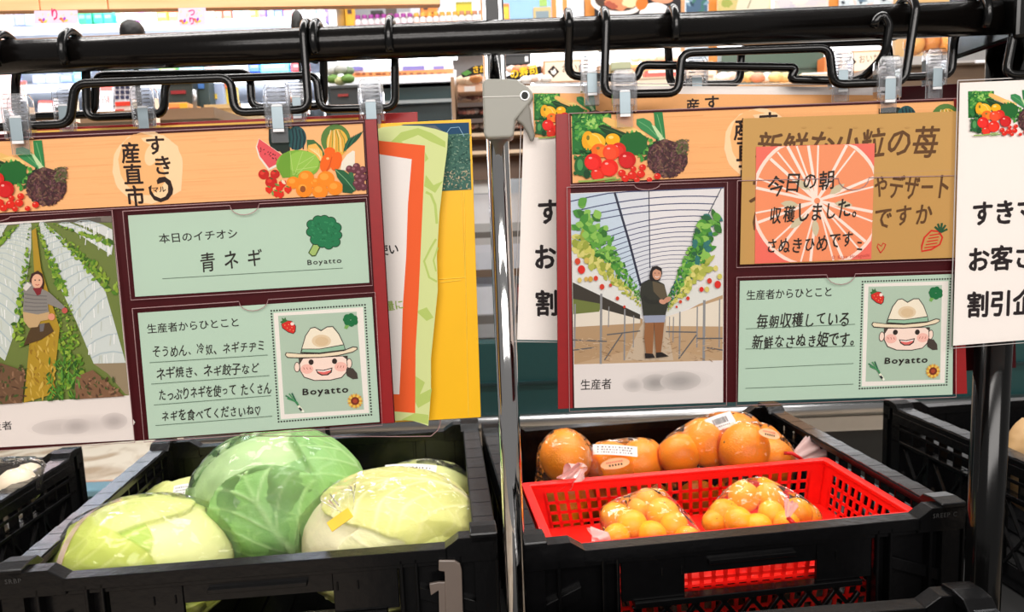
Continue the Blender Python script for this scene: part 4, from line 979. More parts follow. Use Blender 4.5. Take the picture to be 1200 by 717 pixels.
for i in range(130):
    x = r.uniform(40, 620); y = r.uniform(600, 690); S.stroke([(x, y), (x + r.uniform(-26, 26), y + r.uniform(-6, 10))], r.uniform(1, 3), r.choice([(150, 118, 86), (206, 180, 150), (132, 104, 76), (190, 160, 128)]), lift=(i == 0))
LV = [(70, 140, 50), (110, 170, 70), (50, 110, 40), (140, 190, 84), (90, 156, 56)]; YL = [(176, 180, 80), (200, 196, 96), (150, 160, 60), (214, 206, 120)]
for i in range(420):
    t = r.random() ** 0.8; top = 60 + 370 * t; bot = 250 + 240 * t; x = 32 + 272 * t + r.uniform(-20, 34) * (1 - t)
    f = r.random(); y = top + (bot - top) * f; sz = 24 * (1 - t) + 4
    S.leaf(max(32, x + (1 - f) * 50 * (1 - t) * r.random()), y, sz * r.uniform(.5, 1.1), sz * r.uniform(.3, .7), r.uniform(0, 6.3), r.choice(LV if f < 0.62 else YL), lift=(i % 14 == 0))
for i in range(420):
    t = r.random() ** 0.8; top = 60 + 380 * t; bot = 340 + 160 * t; x = 620 - 215 * t - r.uniform(-10, 50) * (1 - t)
    f = r.random(); y = top + (bot - top) * f; sz = 22 * (1 - t) + 4
    if t < .12 and 70 < y < 120: continue
    S.leaf(min(622, x - f * 55 * (1 - t)), y, sz * r.uniform(.5, 1.1), sz * r.uniform(.3, .7), r.uniform(0, 6.3), r.choice(LV + [(40, 96, 60), (50, 116, 110)] if f < 0.75 else YL), lift=(i % 14 == 0))
for x, y, q, c in ((55, 303, 13, (206, 70, 40)), (70, 335, 17, (214, 40, 30)), (90, 300, 12, (206, 180, 90)), (105, 372, 11, (200, 160, 70)), (126, 369, 10, (210, 60, 36)), (150, 402, 11, (208, 60, 40)), (63, 376, 10, (214, 190, 110)), (88, 372, 9, (206, 170, 90)), (183, 396, 7, (200, 70, 44)), (210, 447, 8, (206, 60, 40)), (237, 480, 6, (200, 60, 40)), (600, 393, 15, (214, 44, 32)), (568, 379, 11, (208, 60, 40)), (537, 412, 10, (214, 40, 32)), (558, 412, 11, (210, 196, 110)), (592, 330, 11, (214, 200, 110)), (608, 362, 11, (206, 196, 96)), (484, 447, 8, (210, 60, 40)), (455, 460, 7, (206, 70, 44)), (440, 480, 5, (206, 60, 40))):
    S.ell(x, y, q * .85, q, c, n=14)
# standing grower
S.poly([(318, 535), (352, 535), (350, 600), (346, 668), (322, 668), (314, 600)], (150, 100, 62)); S.poly([(352, 535), (392, 535), (386, 600), (378, 662), (360, 664), (356, 600)], (142, 92, 56))
S.poly([(316, 660), (348, 662), (356, 678), (318, 680)], (40, 32, 30)); S.poly([(360, 658), (382, 656), (410, 672), (360, 678)], (36, 30, 28)); S.poly([(312, 512), (398, 512), (394, 540), (316, 542)], (150, 156, 176))
S.poly([(302, 390), (330, 374), (362, 376), (392, 392), (404, 440), (408, 468), (396, 512), (310, 514), (304, 460), (298, 430)], (52, 52, 44)); S.poly([(346, 380), (390, 394), (404, 440), (380, 452), (350, 420)], (96, 84, 64))
S.poly([(336, 345), (345, 324), (364, 320), (382, 330), (384, 350), (374, 378), (340, 380), (334, 368)], (34, 26, 26)); S.ell(363, 353, 17, 22, (204, 150, 122)); S.ell(356, 349, 2.4, 2, (40, 24, 24), n=8); S.ell(371, 349, 2.4, 2, (40, 24, 24), n=8); S.stroke([(356, 362), (364, 365), (372, 361)], 2.6, (240, 226, 220)); S.stroke([(346, 338), (360, 330), (378, 338)], 6, (34, 26, 26))
S.ell(385, 460, 14, 9, (206, 150, 124), 0.3); S.ell(404, 452, 16, 10, (200, 144, 118), -0.5); S.stroke([(310, 440), (330, 460), (372, 462)], 16, (44, 44, 38))
S.clip = None; S.use(); S.k = 2; S.text('生産者', (680, 456), (717, 454.5), 12, INK, 0.008)
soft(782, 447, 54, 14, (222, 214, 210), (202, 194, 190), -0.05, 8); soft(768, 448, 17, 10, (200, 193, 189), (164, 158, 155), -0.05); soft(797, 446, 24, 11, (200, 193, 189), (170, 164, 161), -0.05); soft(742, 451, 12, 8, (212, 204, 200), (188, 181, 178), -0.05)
thing_sheet(S, 'producer_card', 'white producer card with a photo of a grower standing in a strawberry greenhouse', 'card', mat='gloss_print')
film_pocket(PE, [(664, 219.5), (851, 213.5), (850, 473.5), (667, 481)], 0.0044, bE, (0.42, 0.58, 6))
# brown paper note
S = Sheet(PE, 0.0050); S.base([(869, 139.5), (1120, 131), (1116, 301.5), (865.5, 309.5)], (196, 152, 88), 0.0004)
MK = (98, 66, 38)
S.text('新鮮な小粒の苺', (884, 188), (1096, 183), 33, MK, 0.016, 1.3, 3); S.text('スイーツ', (874, 236), (1010, 232), 27, MK, 0.016, 1.1, 6); S.text('やデザート', (1020, 232), (1110, 229), 27, MK, 0.016, 1.1, 7); S.text('いかが', (876, 270), (1000, 266), 26, MK, 0.016, 1.1, 8); S.text('ですか', (1020, 266), (1091, 262), 26, MK, 0.016, 1.1, 9)
S.stroke([(1029, 296), (1025, 289), (1026, 285.5), (1030, 288), (1032, 284.5), (1035, 286), (1033, 291), (1029, 296)], 1.2, (206, 44, 40))
S.stroke([(1077, 288), (1080, 278), (1088, 270), (1097, 271), (1101, 278), (1098, 286), (1088, 292), (1077, 294), (1077, 288)], 2, (210, 44, 34))
for k in range(5): S.stroke([(1080 + k * 1.5, 290 - k * 3.6), (1094 + k, 288 - k * 3.6)], 1.3, (210, 44, 34))
for a in (-2.6, -2.0, -1.4, -0.8, -0.2): S.stroke([(1099, 272), (1099 + 8 * math.cos(a), 270 + 9 * math.sin(a))], 2.4, (40, 84, 54))
for i in range(5): S.ell(940 + i * 30, 150, 3, 1, (190, 146, 84), n=8)
thing_sheet(S, 'paper_note', 'brown kraft paper note with thick brown brush writing and a red strawberry sketch', 'note')
# pink orange-slice memo
S = Sheet(PE, 0.0056); S.base([(884, 172.5), (1022, 168.5), (1018, 303), (882.5, 308.5)], (236, 112, 96), 0.0003)
S.use(lambda x, y: (860 + x / 3.982, 130 + y / 3.982), 1 / 3.982)
C3 = (378, 420)
def cl3(x, y):
    xl = 97 - (y - 170) * 0.013; xr = 645 - (y - 155) * 0.031
    return (min(xr, max(xl, x)), min(708 - (x - 90) * 0.033, max(171 - (x - 97) * 0.029, y)))
def ring(rad, col):
    S.poly([cl3(C3[0] + rad * math.cos(a * math.pi / 30), C3[1] + rad * 1.02 * math.sin(a * math.pi / 30)) for a in range(60)], col)
ring(308, (250, 220, 204)); ring(292, (238, 146, 102))
for k, a0 in enumerate((-118, -98, -62, -22, 10, 40, 66, 96, 128, 160, 192, 222)):
    a = math.radians(a0)
    p0 = cl3(C3[0] + 14 * math.cos(a), C3[1] + 14 * math.sin(a)); p1 = cl3(C3[0] + 292 * math.cos(a), C3[1] + 292 * math.sin(a)); a2 = a + math.radians(9); p2 = cl3(C3[0] + 292 * math.cos(a2), C3[1] + 292 * math.sin(a2))
    S.stroke([p0, p1], 13, (250, 226, 212)); S.stroke([p0, p2], 8, (250, 226, 212))
for x, y, rot in ((470, 365, -0.6), (310, 345, 0.6), (250, 435, 0.1), (285, 520, -0.7), (370, 545, 1.5), (500, 435, 0.1)): S.leaf(x, y, 42, 17, rot, (204, 192, 160))
ring(0.1, (250, 226, 212))
S.text('今日の朝', (152, 388), (464, 352), 82, PEN, 0.012, 1.2, 2); S.text('収穫しました。', (155, 526), (600, 486), 84, PEN, 0.012, 1.2, 4); S.text('さぬきひめです', (140, 664), (548, 632), 72, PEN, 0.012, 1.2, 7)
S.stroke([(564, 612), (584, 614)], 8, PEN); S.stroke([(562, 642), (586, 645)], 8, PEN)
S.text('© Kayo Horaguchi', (446, 690), (622, 678), 20, (200, 96, 84), 0.0); S.use()
thing_sheet(S, 'memo_note', 'pink memo printed with an orange slice, stuck on the brown paper note', 'note')
film_pocket(PE, [(862, 212), (1117, 206), (1118.5, 304), (861, 313)], 0.0062, bE, (0.46, 0.60, 14))
# comment card
S = Sheet(PE, 0.0012); S.base([(866.7, 329), (1116.5, 321), (1115.5, 462), (864.5, 470.5)], MINT)
S.text('生産者からひとこと', (874, 350.8), (975.5, 346.3), 11, INK, 0.012)
S.text('毎朝収穫している', (886, 384.5), (996, 379.5), 16.5, PEN, 0.014, 1.2, 12); S.text('新鮮なさぬき姫です。', (881, 408.5), (1008, 403.5), 16, PEN, 0.014, 1.2, 13)
for a, b_ in (((873.5, 385), (1001.5, 379.6)), ((873, 408.6), (1001, 405)), ((873, 431.5), (999.5, 425.5)), ((873, 454.6), (999.5, 449.6))): S.stroke([a, b_], 0.8, LINE)
ag = aff3([(38, 88), (545, 55), (78, 688)], [(860 + 667 / 4.444, 315 + 66 / 4.444), (860 + 1124 / 4.444, 315 + 51 / 4.444), (860 + 651 / 4.444, 315 + 622 / 4.444)])
S.k = 3; art_stamp(S, ag, 1 / 5.0)
thing_sheet(S, 'message_card', 'mint green comment card about strawberries with two handwritten lines', 'card')
film_pocket(PE, [(862, 324.5), (1117.5, 317), (1117.5, 464), (861.5, 474)], 0.0044, bE, (0.41, 0.54, 12))

# ================================================================== produce
import numpy as np
def fruit_mat(name, rgb, sc):
    m, N, L, b = new_mat(name); c = lin(rgb)
    tc = N.new('ShaderNodeTexCoord'); n1 = N.new('ShaderNodeTexNoise'); n1.inputs['Scale'].default_value = sc
    n2 = N.new('ShaderNodeTexNoise'); n2.inputs['Scale'].default_value = 1.2; L.new(tc.outputs['Object'], n1.inputs['Vector']); L.new(tc.outputs['Object'], n2.inputs['Vector'])
    mx = N.new('ShaderNodeMix'); mx.data_type = 'RGBA'; mx.inputs[6].default_value = (*c, 1); mx.inputs[7].default_value = (min(1, c[0] * 1.05), min(1, c[1] * 1.25), c[2] * 1.2, 1)
    L.new(n2.outputs['Fac'], mx.inputs[0]); L.new(mx.outputs[2], b.inputs['Base Color']); b.inputs['Roughness'].default_value = 0.35
    bp = N.new('ShaderNodeBump'); bp.inputs['Strength'].default_value = 0.15; bp.inputs['Distance'].default_value = 0.02; L.new(n1.outputs['Fac'], bp.inputs['Height']); L.new(bp.outputs['Normal'], b.inputs['Normal'])
    return m
M['orange'] = fruit_mat('orange_peel', (255, 146, 0), 14); M['mandarin'] = fruit_mat('mandarin_peel', (255, 166, 0), 14)
M['cab'] = print_mat('cabbage_leaf', 0.42, 0.35, 0.0, 0.25)
M['stem'] = plain('fruit_stem', (120, 110, 50), 0.7)
_orange = {}
def fruit(name, c, r, mat, label, group, seed):
    key = (name, seed % 4)
    if key not in _orange:
        rr = random.Random(seed); ph = [rr.uniform(0, 6) for _ in range(3)]
        def fn(q):
            k = 1 + 0.012 * math.sin(3 * q.x + ph[0]) + 0.012 * math.sin(3 * q.y + ph[1]) - 0.05 * max(0, abs(q.z) - 0.8) * 2
            return k - 0.05 * max(0, q.z - 0.965) * 25
        e = MB().ball((0, 0, 0), 1.0, 4, (1, 1, 0.93), fn)
        o = e.build(name, M[mat], None, smooth=True); d = MB().ball((0, 0, 0.885), 0.055, 1, (1, 1, 0.5)).build('stem_end', M['stem'], o, local=True, smooth=True)
        _orange[key] = (o, d); first = True
    else:
        a, b_ = _orange[key]; o = a.copy(); COL.objects.link(o); d = b_.copy(); COL.objects.link(d); d.parent = o
    rr = random.Random(seed * 31 + 5)
    o.location = c; o.scale = (r, r, r); o.rotation_euler = (rr.uniform(-1.6, 1.6), rr.uniform(-1, 1), rr.uniform(0, 6))
    return tag(o, label, 'orange', group)
_dirs = None
def hull_shell(spheres, centre, sub=4, wr=0.02, seed=0, floor=None):
    """taut film round a set of balls: the convex hull, seen from its middle"""
    global _dirs
    bm = bmesh.new(); bmesh.ops.create_icosphere(bm, subdivisions=sub, radius=1)
    D = np.array([v.co[:] for v in bm.verts]); Fs = [tuple(v.index for v in f.verts) for f in bm.faces]; bm.free()
    if _dirs is None:
        b2 = bmesh.new(); bmesh.ops.create_icosphere(b2, subdivisions=4, radius=1); _dirs = np.array([v.co[:] for v in b2.verts]); b2.free()
    C = np.array(centre); h = np.max(np.stack([_dirs @ (np.array(c) - C) + r for c, r in spheres]), axis=0)
    dots = D @ _dirs.T; dots = np.where(dots > 0.05, dots, 1e-3); R = np.min(h[None, :] / dots, axis=1)
    out = []
    for d, r in zip(D, R):
        v = Vector(d); k = 1 + wr * (noise.noise(v * 3.1 + Vector((seed, 0, 0))) + 0.6 * (0.5 - abs(noise.noise(v * 7 + Vector((0, seed, 0))))) - 0.3)
        p = Vector(centre) + v * float(r) * k
        out.append(p)
    return out, Fs
def film_over(name, spheres, mat, parent, wr=0.02, seed=0, sub=4):
    c = sum((Vector(q) for q, r in spheres), Vector()) / len(spheres)
    vs, fs = hull_shell(spheres, c, sub, wr, seed); return MB().add(vs, fs).build(name, M[mat], parent, smooth=True)
def bag_end(p, d, ln, r0, r1, parent, name='bag_end', mat='tail', seed=1, ruff=7):
    """gathered bag mouth fanning out from its knot"""
    p = Vector(p); d = Vector(d).normalized(); x = d.orthogonal().normalized(); y = d.cross(x); m = MB(); rows, n = 9, 42; rr = random.Random(seed); ph = rr.uniform(0, 6)
    for i in range(rows):
        t = i / (rows - 1)
        for k in range(n):
            a = 2 * math.pi * k / n; rad = (r0 + (r1 - r0) * t ** 0.8) * (1 + 0.28 * t * math.sin(ruff * a + ph) + 0.1 * t * math.sin(3 * a))
            m.v.append(p + d * ln * t * (1 + 0.12 * math.sin(5 * a + ph) * t) + x * rad * math.cos(a) + y * rad * 0.55 * math.sin(a))
    for i in range(rows - 1):
        for k in range(n): m.face((i * n + k, i * n + (k + 1) % n, (i + 1) * n + (k + 1) % n, (i + 1) * n + k))
    return m.build(name, M[mat], parent, smooth=True)
def sticker(px, py, Y, wpx, hpx, rot, normal, parent, kind='label', name='price_sticker', col=(242, 240, 238)):
    c = atY(px, py, Y); n = Vector(normal).normalized(); up = Vector((0, 0, 1)); u = up.cross(n).normalized(); v = n.cross(u)
    cr, sr = math.cos(rot), math.sin(rot); u, v = u * cr + v * sr, v * cr - u * sr
    k = Y / F; W_, H_ = wpx * k / 2, hpx * k / 2; m = MB(); m.cur = lin(col)
    def P(a, b_, h): return c + u * a * W_ + v * b_ * H_ + n * (h - 0.10 * W_ * a * a)
    def patch(a0, a1, b0, b1, h, colr, steps=6):
        m.cur = lin(colr)
        for i in range(steps):
            s0, s1 = a0 + (a1 - a0) * i / steps, a0 + (a1 - a0) * (i + 1) / steps
            m.add([P(s0, b0, h), P(s1, b0, h), P(s1, b1, h), P(s0, b1, h)], [(0, 1, 2, 3)])
    if kind == 'oval':
        ring = [P(math.cos(a * .2618), math.sin(a * .2618), 0) for a in range(24)]; m.add(ring + [P(0, 0, 0)], [(i, (i + 1) % 24, 24) for i in range(24)])
        r = random.Random(int(px)); 
        for i in range(9): patch(-.6 + i * .13, -.53 + i * .13, .15, .45, .0003, (222, 110, 90), 1)
        for i in range(5): patch(-.45 + i * .2, -.33 + i * .2, -.45, -.1, .0003, (90, 70, 50), 1)
    else:
        patch(-1, 1, -1, 1, 0, col); r = random.Random(int(px + py))
        if kind == 'bar':
            x = -.55
            while x < .5: w_ = r.uniform(.02, .06); patch(x, x + w_, -.25, .55, .0003, (60, 60, 64), 1); x += w_ + r.uniform(.02, .06)
            for i in range(8): patch(-.6 + i * .15, -.53 + i * .15, -.65, -.45, .0003, (110, 110, 112), 1)
        else:
            for j, b0 in enumerate((.5, .0, -.5)):
                x = -.8
                while x < .75: w_ = r.uniform(.03, .09); patch(x, x + w_, b0 - .12, b0 + .12, .0003, (130, 130, 134) if j else (100, 100, 106), 1); x += w_ + r.uniform(.03, .12)
    return m.build(name, M['print'], parent, attr=True)

# ------------------------------------------------------------------ cabbages
def cabbage(c, r, sq, axis, face, seed, cols, label, twist=0.0):
    """a head: leaves lapping over a ball, each with a midrib and side veins. axis = core direction, face = main leaf direction"""
    e = empty('cabbage', (c[0], c[1], c[2] - r * sq[2]), label, 'cabbage', 'cabbages in the black crate')
    rr = random.Random(seed); ax = Vector(axis).normalized(); leaves = []
    fd = Vector(face); fd = (fd - ax * fd.dot(ax)).normalized()
    for i in range(9):
        ang = [0.25, 2.3, -1.9, 1.2, -0.9, 3.1, 0.5, -2.6, 1.9][i] + rr.uniform(-.2, .2) + twist
        q = Matrix.Rotation(ang, 3, ax) @ fd
        tilt = rr.uniform(0.1, 0.45); d = (q * math.cos(tilt) + ax * math.sin(tilt)).normalized()
        root = (-ax * 0.9 + q * 0.35).normalized()       # where the leaf springs from
        b_ = (d - root * d.dot(root)).normalized(); s_ = root.cross(b_)
        leaves.append((root, b_, s_, rr.uniform(1.9, 2.25), rr.uniform(0.85, 1.1), rr.uniform(0, 20), cols[i % len(cols)]))
    NU, NV = 240, 160; m = MB(); vc = []
    pale = cols[-1]
    def sample(q):
        off = 0.0; col = pale; vein = 0.0
        for li, (root, b_, s_, ln, wd, sd, cc) in enumerate(leaves):
            x, y, z = q.dot(b_), q.dot(s_), q.dot(root)
            a = math.atan2(x, z)                         # 0 at the root, growing towards the tip
            if a < -0.3: continue
            lat = math.asin(max(-1, min(1, y))); u = a / ln
            edge = wd * (math.sin(min(1, max(0, u * 0.96 + 0.06)) * math.pi) ** 0.55) * (1 + 0.05 * math.sin(5 * a + sd) + 0.025 * math.sin(13 * a + sd * 2))
            if u > 1.0 or u < -0.1 or abs(lat) > edge: continue
            lap = min(1.0, (edge - abs(lat)) / 0.05, (1.0 - u) / 0.05 if u > .5 else 1)
            f = lap * lap * (3 - 2 * lap)
            off = off * (1 - f) + f * (0.022 + 0.011 * li + 0.02 * (1 - min(1, (edge - abs(lat)) / 0.3)))
            v0 = math.exp(-(lat / (0.055 * (1.25 - u))) ** 2) * (1.15 - u * 0.9)
            sv = 0.0; al = abs(lat)
            for k in range(6):
                a0 = 0.25 + k * 0.34; t = (a - a0) - al * (0.9 + 0.1 * k) - 0.10 * math.sin(al * 7 + k + sd)
                if al > 0.02: sv = max(sv, math.exp(-(t / 0.030) ** 2) * max(0.15, 1 - al * 0.9))
            for k in range(7):
                t = (a - 0.4 - k * 0.3) + al * 0.6 + 0.12 * math.sin(al * 11 + k * 2 + sd)
                sv = max(sv, 0.32 * math.exp(-(t / 0.02) ** 2) * (al > 0.1))
            vein = vein * (1 - f) + f * max(v0, sv * 0.75)
            k2 = 0.5 + 0.5 * noise.noise(q * 2.2 + Vector((sd, 0, 0)))
            cw = tuple(cc[i] * (1 - (0.16, 0.12, 0.30)[i] * k2) for i in range(3))
            edgec = max(0, 1 - (edge - abs(lat)) / 0.16) * 0.25
            cw = tuple(cw[i] * (1 - edgec) + (cw[i] * 0.84) * edgec for i in range(3))
            col = tuple(col[i] * (1 - f) + cw[i] * f for i in range(3))
        off += 0.020 * vein + 0.013 * noise.noise(q * 3.0 + Vector((seed, 0, 0))) + 0.006 * noise.noise(q * 9.0)
        vcol = (min(255, pale[0] + 8), min(255, pale[1] + 6), min(255, pale[2] + 10))
        w_ = min(1, vein) * 0.92
        return off, tuple(col[i] * (1 - w_) + vcol[i] * w_ for i in range(3))
    C0 = Vector(c)
    for j in range(NV + 1):
        th = math.pi * j / NV
        for i in range(NU):
            ph = 2 * math.pi * i / NU; q = Vector((math.sin(th) * math.cos(ph), math.sin(th) * math.sin(ph), math.cos(th)))
            o_, cc = sample(q); k = r * (0.955 + o_)
            m.v.append(C0 + Vector((q.x * sq[0], q.y * sq[1], q.z * sq[2])) * k); vc.append(lin(cc))
    fcols = []
    for j in range(NV):
        for i in range(NU):
            f = (j * NU + i, (j + 1) * NU + i, (j + 1) * NU + (i + 1) % NU, j * NU + (i + 1) % NU); m.face(f)
    o = m.build('leaf_head', M['cab'], e, smooth=True)
    at = o.data.color_attributes.new('Col', 'FLOAT_COLOR', 'POINT'); at.data.foreach_set('color', [x for cc in vc for x in (*cc, 1.0)])
    return e
Y1 = (210, 218, 108); Y2 = (184, 206, 92); Y3 = (226, 230, 156); P1 = (232, 226, 160)
G1 = (150, 200, 128); G2 = (128, 186, 104); G3 = (186, 218, 156)
c1 = atY(168, 660, 0.99); c2 = atY(324, 584, 1.135); c3 = atY(228, 612, 1.235); c4 = atY(456, 628, 1.03); c5 = atY(494, 590, 1.285)
k1 = cabbage(c1, 0.125, (1.0, 0.92, 0.66), (0.75, -0.1, 0.3), (-0.1, -0.6, 0.8), 3, [Y2, Y1, Y2, Y1, Y3], 'yellow-green cabbage in clear wrap by the front corner of its crate')
k2 = cabbage(c2, 0.129, (1.02, 0.95, 0.80), (-0.35, -0.15, 0.9), (-0.3, -0.85, 0.2), 8, [G2, G1, G2, G1, G3], 'large green cabbage standing highest in the middle of the crate')
k3 = cabbage(c3, 0.105, (1.0, 0.95, 0.75), (0.3, 0.2, 0.9), (0, -0.9, 0.2), 12, [Y1, Y3, Y2, Y1, Y3], 'pale cabbage with a small label, mostly hidden behind the green one')
k4 = cabbage(c4, 0.128, (1.0, 0.92, 0.68), (-0.9, -0.25, 0.15), (0.4, -0.6, 0.8), 15, [P1, (228, 226, 150), (216, 216, 134), P1, (240, 236, 196)], 'cream pale cabbage inside the clear bag with yellow tape')
k5 = cabbage(c5, 0.104, (1.02, 0.9, 0.66), (0.5, 0.3, 0.7), (-0.3, -0.8, 0.2), 20, [(214, 228, 146), Y3, (204, 222, 132), Y1, Y3], 'pale cabbage with a white label in the far corner of the crate')
def ell_shell(c, r, sq, g=1.06):
    return [(Vector(c) + Vector((q[0] * r * (sq[0] - .55), q[1] * r * (sq[1] - .55), 0)), r * 0.55 * g) for q in ((1, 0), (-1, 0), (0, 1), (0, -1), (.7, .7), (.7, -.7), (-.7, .7), (-.7, -.7))] + [(Vector(c) + Vector((0, 0, s_ * r * max(0.02, sq[2] - .55))), r * 0.55 * g) for s_ in (1, -1)]
def wrap_for(k, c, r, sq, seed, extra=()):
    c = Vector(c); pts = []
    for a in range(10):
        for zz in (-0.75, -0.4, 0, 0.4, 0.75, 0.95):
            rad = math.sqrt(1 - zz * zz); pts.append((c + Vector((math.cos(a * .628) * rad * sq[0] * r, math.sin(a * .628) * rad * sq[1] * r, zz * sq[2] * r)), 0.006))
    pts += list(extra); vs, fs = hull_shell(pts, c, 5, 0.018, seed); return vs, fs
vs, fs = wrap_for(k1, c1, 0.130, (1.0, 0.92, 0.66), 1, [(atY(270, 652, 0.97), 0.015)]); MB().add(vs, fs).build('plastic_wrap', M['wrap'], k1, smooth=True)
m = MB(); pth = [atY(108 - 4 * math.sin(t * 3.1), 668 - 72 * t, 0.865 + 0.09 * t) for t in [i / 14 for i in range(15)]]
W1 = [Vector(p) for p in pth]
def band_over(c, r, sq, ang0, plane_n, off, col, parent, name, wd):
    """thin tape band lying round a wrapped head"""
    c = Vector(c); n = Vector(plane_n).normalized(); x = n.orthogonal().normalized(); y = n.cross(x); m = MB(); N_ = 60
    for i in range(N_):
        a = 2 * math.pi * i / N_; d0 = x * math.cos(a) + y * math.sin(a)
        for s_ in (-1, 1):
            d = (d0 + n * (off + s_ * wd)).normalized()
            m.v.append(c + Vector((d.x * sq[0], d.y * sq[1], d.z * sq[2])) * r)
    for i in range(N_):
        j = (i + 1) % N_; m.face((2 * i, 2 * j, 2 * j + 1, 2 * i + 1))
    return m.build(name, col, parent, smooth=True)
band_over(c1, 0.1335, (1.0, 0.92, 0.66), 0, (1, 0.0, 0.1), -0.42, clear_mat('pinkish_band', (1.0, 0.86, 0.86), 0.2, 0.2, haze=0.35, hazecol=(0.9, 0.66, 0.70)), k1, 'seal_band', 0.05)
vs, fs = wrap_for(k2, c2, 0.133, (1.02, 0.95, 0.80), 5); MB().add(vs, fs).build('plastic_wrap', M['wrap'], k2, smooth=True)
sticker(215, 574, 1.165, 26, 17, 0.12, (0, -0.6, 0.75), k3)
sticker(480, 552, 1.228, 64, 22, -0.06, (0.0, -0.55, 0.8), k5)
vs, fs = wrap_for(k5, c5, 0.107, (1.02, 0.9, 0.66), 7); MB().add(vs, fs).build('plastic_wrap', M['wrap'], k5, smooth=True)
# the bag round the cream cabbage, gathered at a yellow tape
kn = atY(409, 600, 0.905)
bg = empty('plastic_bag', c4, 'clear plastic bag closed with yellow tape round the cream cabbage', 'bag', 'clear plastic bags')
vs, fs = wrap_for(k4, c4, 0.1315, (1.0, 0.92, 0.68), 9, [(kn, 0.014), (atY(556, 606, 1.0), 0.015)]); MB().add(vs, fs).build('bag_film', M['bag'], bg, smooth=True)
bag_end(kn, atY(400, 578, 0.90) - kn, 0.034, 0.006, 0.022, bg, 'bag_end', 'wrap', 3)
t0, t1 = atY(386, 618, 0.885), atY(411, 600, 0.893); dn = (t1 - t0).normalized(); nn = Vector((0.1, -0.8, 0.55)); ww = dn.cross(nn).normalized() * 0.0068; 
MB().hexa([t0 - ww, t0 + ww, t1 + ww, t1 - ww] + [q + nn.normalized() * 0.0015 for q in (t0 - ww, t0 + ww, t1 + ww, t1 - ww)]).build('yellow_tape', M['tape_y'], bg, bevel=0.0004)

# ------------------------------------------------------------------ red basket
BZ = 0.930
YR = R_(7.0)
def to_crate(p): d = p - FLr; return Vector((d.x * math.cos(YR) + d.y * math.sin(YR), -d.x * math.sin(YR) + d.y * math.cos(YR), 0))
def from_crate(x, y): return Vector((FLr.x + x * math.cos(YR) - y * math.sin(YR), FLr.y + x * math.sin(YR) + y * math.cos(YR), BZ))
q0, q1, q2 = [to_crate(atZ(x, y, BZ)) for x, y in ((614, 564), (976, 544), (1074, 605))]
xl_ = max(0.0335, q0.x); yb_ = (q0.y + q1.y) / 2; xr_ = (q1.x + q2.x) / 2
fl, bl_, brr, fr = from_crate(xl_, 0.030), from_crate(xl_, yb_), from_crate(xr_, yb_), from_crate(xr_, 0.030)
BC = (fl + bl_ + brr + fr) / 4; BH = 0.135
bk = empty('red_basket', (BC.x, BC.y, BZ - BH), 'bright red plastic basket with a square grid, set in the black crate', 'basket')
def inset(p, k, dz): q = BC + (p - BC) * k; return Vector((q.x, q.y, BZ - dz))
tops = [inset(p, 1, 0) for p in (fl, fr, brr, bl_)]; bots = [inset(p, 0.90, BH) for p in (fl, fr, brr, bl_)]
for i in range(4):
    A_, B_, a_, b2 = tops[i], tops[(i + 1) % 4], bots[i], bots[(i + 1) % 4]
    m = MB(); ln = (B_ - A_).length; cs = 0.026 / ln; nC = max(8, int((ln - 0.052) / 0.0165)); P = lambda u, v: (A_ * (1 - u) + B_ * u) * (1 - v) + (a_ * (1 - u) + b2 * u) * v
    nrm = (B_ - A_).cross(a_ - A_).normalized(); th = nrm * 0.0022
    def slab(u0, u1, v0, v1):
        q = [P(u0, v0), P(u1, v0), P(u1, v1), P(u0, v1)]; m.hexa(q + [x + th for x in q])
    slab(0, 1, 0, 0.10); slab(0, cs, 0.10, 1); slab(1 - cs, 1, 0.10, 1); slab(cs, 1 - cs, 0.92, 1)
    for k in range(nC + 1):
        u = cs + (1 - 2 * cs) * k / nC; slab(u - 0.0028 / ln, u + 0.0028 / ln, 0.10, 0.92)
    nR = 7
    for k in range(1, nR):
        v = 0.10 + 0.82 * k / nR; slab(cs, 1 - cs, v - 0.016, v + 0.016)
    m.build('side_wall', M['redbasket'], bk)
m = MB()
for i in range(4):
    A_, B_ = tops[i], tops[(i + 1) % 4]; m.bar(A_, B_, 0.013, 0.0065)
for q in tops: m.tube([q - Vector((0, 0, .0033)), q + Vector((0, 0, .0033))], 0.0066, 14)
m.build('rim', M['redbasket'], bk, bevel=0.0015)
fz = 0.052
m = MB(); q = [inset(p, 0.955, 0.068) for p in (fl, fr, brr, bl_)]; m.hexa([x - Vector((0, 0, .003)) for x in q] + q); m.build('floor_panel', M['redbasket'], bk)

